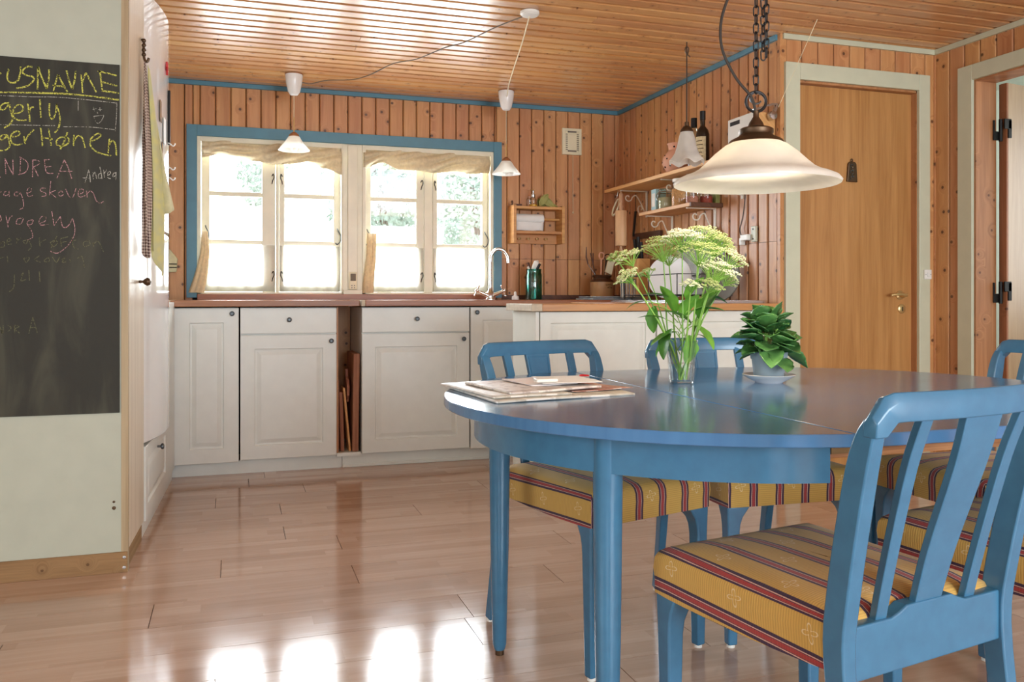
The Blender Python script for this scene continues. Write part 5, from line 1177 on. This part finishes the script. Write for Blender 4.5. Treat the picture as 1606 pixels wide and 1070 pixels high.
# ------------------------------------------------------------------ dining chairs
def seat_mesh():
    FW, RWD, DP = .207, .188, .213
    rings = [(0, .384), (0, .41), (-.002, .432), (0, .452), (.006, .464), (.018, .472), (.05, .478), (.1, .4825), (.15, .4845), (.19, .485)]
    m = 10; mb = MB(); vs = []
    def corner(d):
        f = 1-d/.215
        wf = FW-d; wr = RWD-d; return [(-wr, -DP+d), (wr, -DP+d), (wf, DP-d), (-wf, DP-d)]
    ring_pts = []
    for d, z in rings:
        C = corner(d); P = []
        for s in range(4):
            a, b = C[s], C[(s+1) % 4]
            for k in range(m):
                t_ = k/m; x = a[0]*(1-t_)+b[0]*t_; yy = a[1]*(1-t_)+b[1]*t_
                if s in (1, 3): zz = z - (.006*math.sin(PI*t_) if z < .39 else 0)
                else: zz = z
                # soften corners
                P.append((x*(1-.012*(1 if k == 0 else 0)), yy*(1-.012*(1 if k == 0 else 0)), zz))
        ring_pts.append(P)
    n = 4*m
    for P in ring_pts: vs += P
    fs = []; uvs = []
    def uvof(p, side, d, z):
        x, yy = p[0], p[1]; drop = max(0, .468-p[2]) if z < .46 else 0
        if side == 1: return (x+drop, yy)
        if side == 3: return (x-drop, yy)
        if side == 2: return (x, yy+drop)
        return (x, yy-drop)
    for k in range(len(rings)-1):
        for i in range(n):
            j = (i+1) % n; side = i//m
            q = [(k, i), (k, j), (k+1, j), (k+1, i)]
            fs.append(tuple(a*n+b for a, b in q)); uvs.append([uvof(ring_pts[a][b], side, *rings[a]) for a, b in q])
    L = len(rings)-1
    fs.append(tuple(L*n+i for i in range(n))); uvs.append([(ring_pts[L][i][0], ring_pts[L][i][1]) for i in range(n)])
    fs.append(tuple(range(n))[::-1]); uvs.append([(ring_pts[0][i][0], ring_pts[0][i][1]) for i in range(n)][::-1])
    mb.add(vs, fs, uvs)
    return mb
def railY(x): return -.292-.026*(1-(x/.215)**2)
def loft(secs):
    mb = MB(); n = len(secs[0]); vs = [p for s in secs for p in s]; fs = [tuple(range(n))[::-1], tuple((len(secs)-1)*n+i for i in range(n))]
    for k in range(len(secs)-1):
        for i in range(n): fs.append((k*n+i, k*n+(i+1) % n, (k+1)*n+(i+1) % n, (k+1)*n+i))
    return mb.add(vs, fs)
def make_chair(label):
    c = thing('dining_chair', label, 'chair', (0, 0, 0), 0, 'blue dining chairs around the table')
    B = M['chair_blue']
    seat_mesh().build('seat', M['fabric'], c, True, 70, world=False)
    for s in (-.957, .957):
        pts = spline([(s*.196, -.282, .008), (s*.197, -.243, .2), (s*.200, -.216, .40), (s*.203, -.227, .52), (s*.209, -.259, .68), (s*.2135, -.278, .745), (s*.2150, -.292, .775)], 4)
        n = len(pts); wx = [.011+.004*min(1, k/(n*.4))-.003*max(0, (k/n-.6)/.4) for k in range(n)]; wd = [(.0125+.0075*math.sin(PI*min(1, k/n*.95+.05)))*(1-.12*max(0, k/(n-1)-.8)/.2) for k in range(n)]
        MB().sweep(pts, wx, wd).build('rear_leg', B, c, True, 50, world=False, bevel=.003)
        MB().lathe([(.011, .01), (.011, 0), (.001, 0)], 12, (s*.196, -.282, 0)).build('foot_pad', M['white_plastic'], c, world=False)
        x = s*.193; yy = .188
        secs = []
        for a, ext, z in ((.0135, 0, .008), (.0155, 0, .15), (.018, 0, .31), (.0185, .002, .335), (.019, .008, .355), (.0195, .02, .372), (.0195, .03, .385)):
            xs = sorted((x+(1 if s > 0 else -1)*a, x-(1 if s > 0 else -1)*(a+ext))); secs.append([(xs[0], yy-a-ext*.6, z), (xs[1], yy-a-ext*.6, z), (xs[1], yy+a, z), (xs[0], yy+a, z)])
        mb = loft(secs)
        mb.build('front_leg', B, c, True, 50, world=False, bevel=.004)
        MB().lathe([(.011, .01), (.011, 0), (.001, 0)], 12, (x, yy, 0)).build('foot_pad', M['white_plastic'], c, world=False)
        # narrow slat
        MB().sweep(spline([(s*.112, -.214, .448), (s*.116, -.240, .56), (s*.121, -.277, .70), (s*.124, railY(.12), .79)], 4), [.0125]*13, .0065).build('slat', B, c, True, 50, world=False, bevel=.0015)
    # top rail: bowed, rounded top, rounded corners
    secs = []
    for k in range(25):
        x = -.2195+.439*k/24; e = max(0, abs(x)-.178)/.0415; top = .817-.034*(1-math.sqrt(max(0, 1-min(1, e)**2))); yb = railY(max(-.22, min(.22, x)))
        lo = .775 - .022*min(1, max(0, abs(x)-.182)/.02)
        lo = min(lo, top-.012); h = top-lo
        secs.append([(x, yb+.011, lo), (x, yb+.010, lo+h*.7), (x, yb+.003, top-.002), (x, yb-.006, top), (x, yb-.014, top-h*.3), (x, yb-.012, lo)])
    loft(secs).build('top_rail', B, c, True, 60, world=False, bevel=.002)
    # splat with sunk panel border
    pts = spline([(0, -.214, .45), (0, -.244, .56), (0, -.292, .70), (0, railY(0), .792)], 4)
    n = len(pts); w = [.031+.013*k/(n-1) for k in range(n)]
    sp = MB().sweep(pts, w, .0065).build('splat', B, c, True, 50, world=False, bevel=.0015)
    for s in (-1, 1):
        MB().sweep([Vector((s*(w[k]-.008), p[1]+.0068, p[2])) for k, p in enumerate(pts) if 1 <= k < n-1], .0018, .0018).build('panel_bead', B, sp, world=False)
    k = n-2; MB().box(-w[k]+.008, w[k]-.008, pts[k][1]+.005, pts[k][1]+.0085, pts[k][2]-.004, pts[k][2]).build('panel_bead', B, sp, world=False)
    # lower back rail, raised in the middle
    secs = []
    for k in range(21):
        x = -.180+.360*k/20; q = abs(x); top = .458+.014*(1-min(1, max(0, (q-.055)/.03)))
        secs.append([(x, -.203, .375), (x, -.203, top), (x, -.229, top), (x, -.229, .375)])
    loft(secs).build('lower_rail', B, c, world=False, bevel=.003)
    MB().box(-.17, .17, -.205, .17, .374, .3835).build('seat_frame', B, c, world=False)
    return c
def copy_tree(o, parent=None):
    q = o.copy(); COL.objects.link(q); q.parent = parent
    for ch in o.children: copy_tree(ch, q)
    return q
CH0 = make_chair('blue chair with striped yellow seat nearest the camera, seen from behind')
CH0.location = (1.008, 1.308, 0); CH0.rotation_euler = (0, 0, .18)
for lab, x, yy, r in [('blue chair with striped seat at the far left of the table, beside the newspapers', .972, 2.187, math.atan2(-.265, -.964)),
                      ('blue chair with striped seat across the table behind the flower vase', 1.478, 2.205, PI-.05),
                      ('blue chair with striped seat at the right end of the table, facing left', 2.06, 1.93, PI/2),
                      ('blue chair at the right edge, only its striped seat in view beside the nearest chair', 1.60, 1.385, .18)]:
    q = copy_tree(CH0); q['label'] = lab; q.location = (x, yy, 0); q.rotation_euler = (0, 0, r)

# ------------------------------------------------------------------ things on the table
def sheetlike(name, label, quad, z, th, mat, curl=0, seed=0):
    r = random.Random(seed); Q = [Vector((a, b, 0)) for a, b in quad]
    def f(u, v):
        p = Q[0]*(1-u)*(1-v)+Q[1]*u*(1-v)+Q[2]*u*v+Q[3]*(1-u)*v
        return (p.x, p.y, z+curl*(max(0, .25-v)*4)**2*(.6+.4*math.sin(5*u+seed))+.0012*math.sin(7*u+seed)*math.sin(5*v))
    return tag(MB().sheet(f, 16, 16).build(name, mat, None, True, solid=th), label, 'paper', 'papers on the table')
def printed(name, a, b, sc, ink=(60, 54, 50), amt=.5):
    t = NT(name); tc = t.N('ShaderNodeTexCoord')
    br = t.N('ShaderNodeTexBrick', i_Vector=tc.outputs['UV'], i_Scale=sc); br.inputs['Color1'].default_value = lin(a); br.inputs['Color2'].default_value = lin(b); br.inputs['Mortar'].default_value = lin((236, 232, 224)); br.inputs['Mortar Size'].default_value = .012; br.inputs['Row Height'].default_value = .6
    wv = t.N('ShaderNodeTexNoise', i_Vector=tc.outputs['UV'], i_Scale=9.0, i_Detail=5.0)
    t.set(Base_Color=t.mix(t.math('MULTIPLY', t.step(wv.outputs[0], .48, .62), amt), br.outputs[0], lin(ink)), Roughness=.45); return t.m
NP = printed('newspaper_print', (208, 206, 196), (196, 192, 180), 3.0, (132, 116, 92), .3)
MG = printed('magazine_print', (224, 220, 216), (190, 176, 168), 2.0, (120, 98, 88), .45)
sheetlike('newspaper', 'folded newspaper overhanging the left table edge', [(.513, 2.135), (.54, 1.765), (.90, 1.83), (.905, 2.21)], TZ+.003, .0045, NP, .0, 1)
sheetlike('newspaper', 'second newspaper section with curled left edge', [(.50, 2.13), (.545, 1.80), (.74, 1.83), (.72, 2.18)], TZ+.0092, .004, NP, .0, 2)
sheetlike('magazine', 'glossy magazine lying on the newspapers', [(.555, 2.09), (.59, 1.825), (.845, 1.90), (.80, 2.15)], TZ+.0145, .0045, MG, 0, 3)
sheetlike('magazine', 'brown printed leaflet sticking out to the right of the paper pile', [(.70, 2.09), (.76, 1.87), (.93, 1.90), (.87, 2.12)], TZ+.0086, .001, printed('leaflet_print', (168, 116, 100), (198, 160, 140), 3.0, (150, 60, 50), .6), 0, 4)
sheetlike('envelope', 'pale opened envelope on top of the magazine', [(.655, 2.10), (.675, 1.925), (.80, 1.94), (.775, 2.12)], TZ+.020, .0025, plain('pinkish_envelope_paper', (234, 226, 224), .7), 0, 5)
sheetlike('letter', 'white letter sheet beside the envelope', [(.735, 2.10), (.70, 1.915), (.855, 1.915), (.86, 2.08)], TZ+.0245, .0012, M['paper'], 0, 6)
t = thing('paper_clip', 'small red clip on the paper pile', 'clip', (.87, 2.05, TZ+.026))
MB().tube(spline([(.855, 2.06, TZ+.027), (.865, 2.072, TZ+.028), (.88, 2.06, TZ+.027), (.87, 2.05, TZ+.027), (.857, 2.06, TZ+.027)], 5), .0016, 6).build('loop', M['tie_red'], t, True)
tag(MB().box(.690, .745, 1.93, 1.96, TZ+.0256, TZ+.0345).build('tissue_packet', M['white_plastic'], None, bevel=.003), 'small white packet on top of the envelope', 'packet')
# glass vase with wild flowers
V = (1.135, 2.03, TZ)
t = thing('glass_vase', 'clear tapered glass of water holding the flowers', 'vase', V)
MB().lathe([(.001, .001), (.030, .001), (.032, .004), (.0345, .045), (.041, .1), (.0445, .116), (.043, .117), (.039, .1), (.032, .045), (.029, .008), (.001, .008)], 36, V).build('glass_body', M['clear_glass'], t, True)
MB().lathe([(.001, .0085), (.0285, .0085), (.0318, .046), (.0328, .055), (.001, .055)], 30, V).build('water', M['water'], t, True, 50)
RV = Vector((math.cos(TH), -math.sin(TH), 0)); DV = Vector((math.sin(TH), math.cos(TH), 0)); PXM = .00171
rg = random.Random(11)
def flower(px, py, R, dep, lean, label, n_ray=16, cls='blossom'):
    """one stem with an umbel: rays from the stem tip, each ending in a small head of florets"""
    tip = Vector(V)+RV*((px-1068)*PXM)+DV*dep; tip.z = H+(467-py)*PXM
    base = Vector((V[0], V[1], TZ+.012))+RV*rg.uniform(-.018, .018)+DV*rg.uniform(-.018, .018)
    rim = Vector((V[0], V[1], TZ+.112))+(Vector((tip.x-V[0], tip.y-V[1], 0)).normalized()*min(.034, .15*((tip-Vector(V)).length)))
    mid = rim*.45+tip*.55+Vector((0, 0, .012))
    t = thing('flower_stem', label, 'flower', tuple(base), 0, 'wild umbel flowers in the glass')
    axis = (tip-mid).normalized()
    node = tip-axis*R*.8
    MB().tube(spline([base, rim, mid, node], 6), [.0022]*10+[.0018]*9, 6).build('stem', M['stem'], t, True)
    a = axis.cross(Vector((.3, .2, .9))).normalized(); b = axis.cross(a)
    rays = MB(); fl = MB()
    for k in range(n_ray):
        ang = k*2.39996; rr = math.sqrt((k+.5)/n_ray); d = (axis*(1.05-.45*rr*rr)+ (a*math.cos(ang)+b*math.sin(ang))*rr*.95)
        e = node+d*R*rg.uniform(.88, 1.08)
        rays.tube([node, node*.5+e*.5+axis*R*.05, e], .0009, 4, cap=False)
        for q in range(14):
            an = q*2.39996; r2 = math.sqrt((q+.5)/14)*R*.24
            p = e+(a*math.cos(an)+b*math.sin(an))*r2+axis*(R*.10-r2*.3+rg.uniform(-.002, .002)); s_ = rg.uniform(.0018, .0032)
            fl.add([p+Vector((s_, 0, 0)), p+Vector((-s_, 0, 0)), p+Vector((0, s_, 0)), p+Vector((0, -s_, 0)), p+Vector((0, 0, s_*.7)), p-Vector((0, 0, s_*.7))],
                   [(0, 2, 4), (2, 1, 4), (1, 3, 4), (3, 0, 4), (2, 0, 5), (1, 2, 5), (3, 1, 5), (0, 3, 5)])
    rays.build('rays', M['stem'], t, True); fl.build('flower_head', M[cls], t)
    return t, mid
def leaf_mesh(L, W, bend, teeth=0):
    def f(u, v):
        q = math.sin(PI*min(1, v*.97+.015))**.75; w = W*q*(1+(.16*abs(math.sin(v*PI*teeth)) if teeth else 0))
        return ((u-.5)*w, L*v, -bend*L*v*v+.22*abs(u-.5)*w)
    return MB().sheet(f, 6, 14)
M['blossom_green'] = make_leaf('greenish_blossom', (178, 192, 116), (230, 230, 174), 60, .8)
FL = [(1040, 383, .060, .02, 'blossom_green', 'umbel flower at the upper left of the bouquet, greenish'), (1066, 372, .055, -.03, 'blossom', 'umbel flower left of the bouquet top'), (1100, 366, .066, .02, 'blossom', 'umbel flower at the very top of the bouquet'),
      (1092, 392, .062, -.05, 'blossom_green', 'yellowish umbel flower in the middle of the bouquet'), (1130, 378, .055, .05, 'blossom_green', 'yellowish umbel flower at the upper right of the bouquet'), (1148, 402, .050, .0, 'blossom', 'umbel flower at the right edge of the bouquet'),
      (1120, 420, .060, -.04, 'blossom', 'white umbel flower at the lower right of the bouquet'), (1150, 436, .034, .05, 'blossom_green', 'small green umbel drooping at the far right'), (986, 400, .042, .03, 'blossom', 'white umbel flower leaning far left over the table'),
      (967, 400, .026, .06, 'blossom_green', 'little greenish umbel, leftmost of the bouquet'), (978, 432, .036, -.04, 'blossom', 'low white umbel flower leaning left'), (1076, 446, .028, -.06, 'blossom', 'small umbel flower low in front of the bouquet'), (1018, 425, .026, .05, 'blossom_green', 'small green umbel between the left flowers'), (1108, 446, .034, -.05, 'blossom_green', 'small green umbel low on the right of the bouquet'),
      (1134, 424, .044, .06, 'blossom', 'pale umbel flower behind the lower right of the bouquet'), (1055, 398, .040, .07, 'blossom_green', 'greenish umbel flower behind the left of the bouquet'), (1140, 372, .038, .08, 'blossom_green', 'thin greenish umbel at the top right of the bouquet')]
mids = []
for px, py, R, dep, cl, lab in FL:
    t, mid = flower(px, py, R, dep, 0, lab, 30 if R > .05 else (18 if R > .03 else 10), cl); mids.append((t, mid))
def place_leaf(parent, p, direction, L, W, bend, mat='leaf', teeth=4, name='leaf'):
    d = Vector(direction).normalized(); o = leaf_mesh(L, W, bend, teeth).build(name, M[mat], parent, True, 180, world=False)
    up = Vector((0, 0, 1)); xx = d.cross(up); xx = xx.normalized() if xx.length > .01 else Vector((1, 0, 0)); zz = xx.cross(d)
    off = Vector(parent['_o'])
    o.matrix_local = Matrix(((xx.x, d.x, zz.x, p[0]-off.x), (xx.y, d.y, zz.y, p[1]-off.y), (xx.z, d.z, zz.z, p[2]-off.z), (0, 0, 0, 1)))
    return o
def atpx(px, py, dep=0): q = Vector(V)+RV*((px-1068)*PXM)+DV*dep; q.z = H+(467-py)*PXM; return q
for k, (px, py, dx, dz, L, W) in enumerate([(1040, 500, -1, .4, .06, .022), (1028, 480, -.3, -1, .06, .026), (1050, 515, -.6, -.9, .07, .034), (1070, 500, .2, .9, .08, .03), (1085, 490, .9, .4, .075, .034), (1090, 510, .7, -.5, .07, .036), (1062, 520, -.9, -.1, .07, .03),
                                            (1078, 525, .1, -1, .065, .034), (1100, 480, .5, .8, .06, .03), (1052, 470, -.8, .5, .06, .024), (1075, 470, .3, 1, .07, .026), (1110, 465, 1, .0, .05, .03), (1010, 472, -1, -.1, .045, .016), (1095, 500, .3, .9, .09, .034), (1058, 492, -.2, .8, .075, .03), (1048, 530, -.7, -.6, .05, .028), (1098, 525, .8, -.3, .045, .018), (1082, 508, -.3, .3, .07, .034)]):
    t = mids[k % len(mids)][0]; q = atpx(px, py, rg.uniform(-.03, .03))
    dr_ = RV*dx+Vector((0, 0, dz))+DV*rg.uniform(-.5, .3)
    place_leaf(t, q, dr_, L*1.15, W*1.5, .35, 'leaf', 3)
    # short leaf stalk back to the bundle of stems
    MB().tube([q, q*.6+Vector((V[0], V[1], q.z-.02))*.4, Vector((V[0]+rg.uniform(-.012, .012), V[1]+rg.uniform(-.012, .012), q.z-.045))], .0013, 5).build('leaf_stalk', M['stem'], t, True)
# potted succulent on its saucer
PT = (1.376, 1.985, TZ)
t = thing('saucer', 'white saucer under the potted plant', 'saucer', PT)
MB().lathe([(.001, 0), (.036, 0), (.038, .003), (.056, .012), (.068, .020), (.0705, .022), (.068, .0235), (.054, .0155), (.036, .0065), (.001, .006)], 40, PT).build('dish', M['white_ceramic'], t, True, 60)
PB = (PT[0], PT[1], TZ+.0065)
t = thing('potted_plant', 'green succulent in a pale blue grey pot on the table', 'plant', PB)
MB().lathe([(.001, .001), (.037, .001), (.0385, .003), (.0455, .058), (.048, .058), (.0495, .076), (.0475, .077), (.045, .06), (.043, .056), (.001, .054)], 36, PB).build('pot', M['grey_plastic'], t, True)
MB().lathe([(.001, .066), (.03, .067), (.045, .064)], 24, PB).build('soil', M['soil'], t, True)
r2 = random.Random(21)
for k in range(5):
    a = k*2*PI/5; MB().tube(spline([(PB[0]+.012*math.cos(a), PB[1]+.012*math.sin(a), PB[2]+.062), (PB[0]+.022*math.cos(a), PB[1]+.022*math.sin(a), PB[2]+.10), (PB[0]+.026*math.cos(a), PB[1]+.026*math.sin(a), PB[2]+.15)], 4), .004, 8).build('stalk', M['stem'], t, True)
def succ_leaf(L, W, cup_, bend):
    def f(u, v):
        q = (.16+.84*math.sin(PI/2*v/.58)**1.3) if v < .58 else math.sqrt(max(.04, 1-((v-.58)/.43)**2)); w = W*q*(1+(.11*abs(math.sin(v*PI*6)) if v > .25 else 0))
        return ((u-.5)*w, L*v-.10*L*v*(abs(u-.5)*2)**2, -bend*L*v*v+cup_*(abs(u-.5)*2)**2*w+.05*w*math.sin(v*16)*abs(u-.5))
    return MB().sheet(f, 8, 22)
for k in range(60):
    tier = (k+.5)/60; a = k*2.39996+r2.uniform(-.3, .3); zz = PB[2]+.078+.085*tier; rad = .006+.016*(1-abs(tier-.4))
    elev = -.15+1.25*tier**1.2+r2.uniform(-.32, .32); L = (.088-.034*tier)*r2.uniform(.78, 1.12)
    p = (PB[0]+rad*math.cos(a), PB[1]+rad*math.sin(a), zz)
    d = Vector((math.cos(a)*math.cos(elev), math.sin(a)*math.cos(elev), math.sin(elev))); up = Vector((r2.uniform(-.5, .5), r2.uniform(-.5, .5), 1))
    xx = d.cross(up).normalized(); zv = xx.cross(d)
    o = succ_leaf(L, L*r2.uniform(.62, .8), r2.uniform(.05, .28), r2.uniform(.02, .4)).build('leaf', M['succulent'], t, True, 180, world=False)
    o.matrix_local = Matrix(((xx.x, d.x, zv.x, p[0]-PB[0]), (xx.y, d.y, zv.y, p[1]-PB[1]), (xx.z, d.z, zv.z, p[2]-PB[2]), (0, 0, 0, 1)))
    m = o.modifiers.new('thickness', 'SOLIDIFY'); m.thickness = .0016

# ------------------------------------------------------------------ tidy helper properties
for o in bpy.data.objects:
    if '_o' in o: del o['_o']
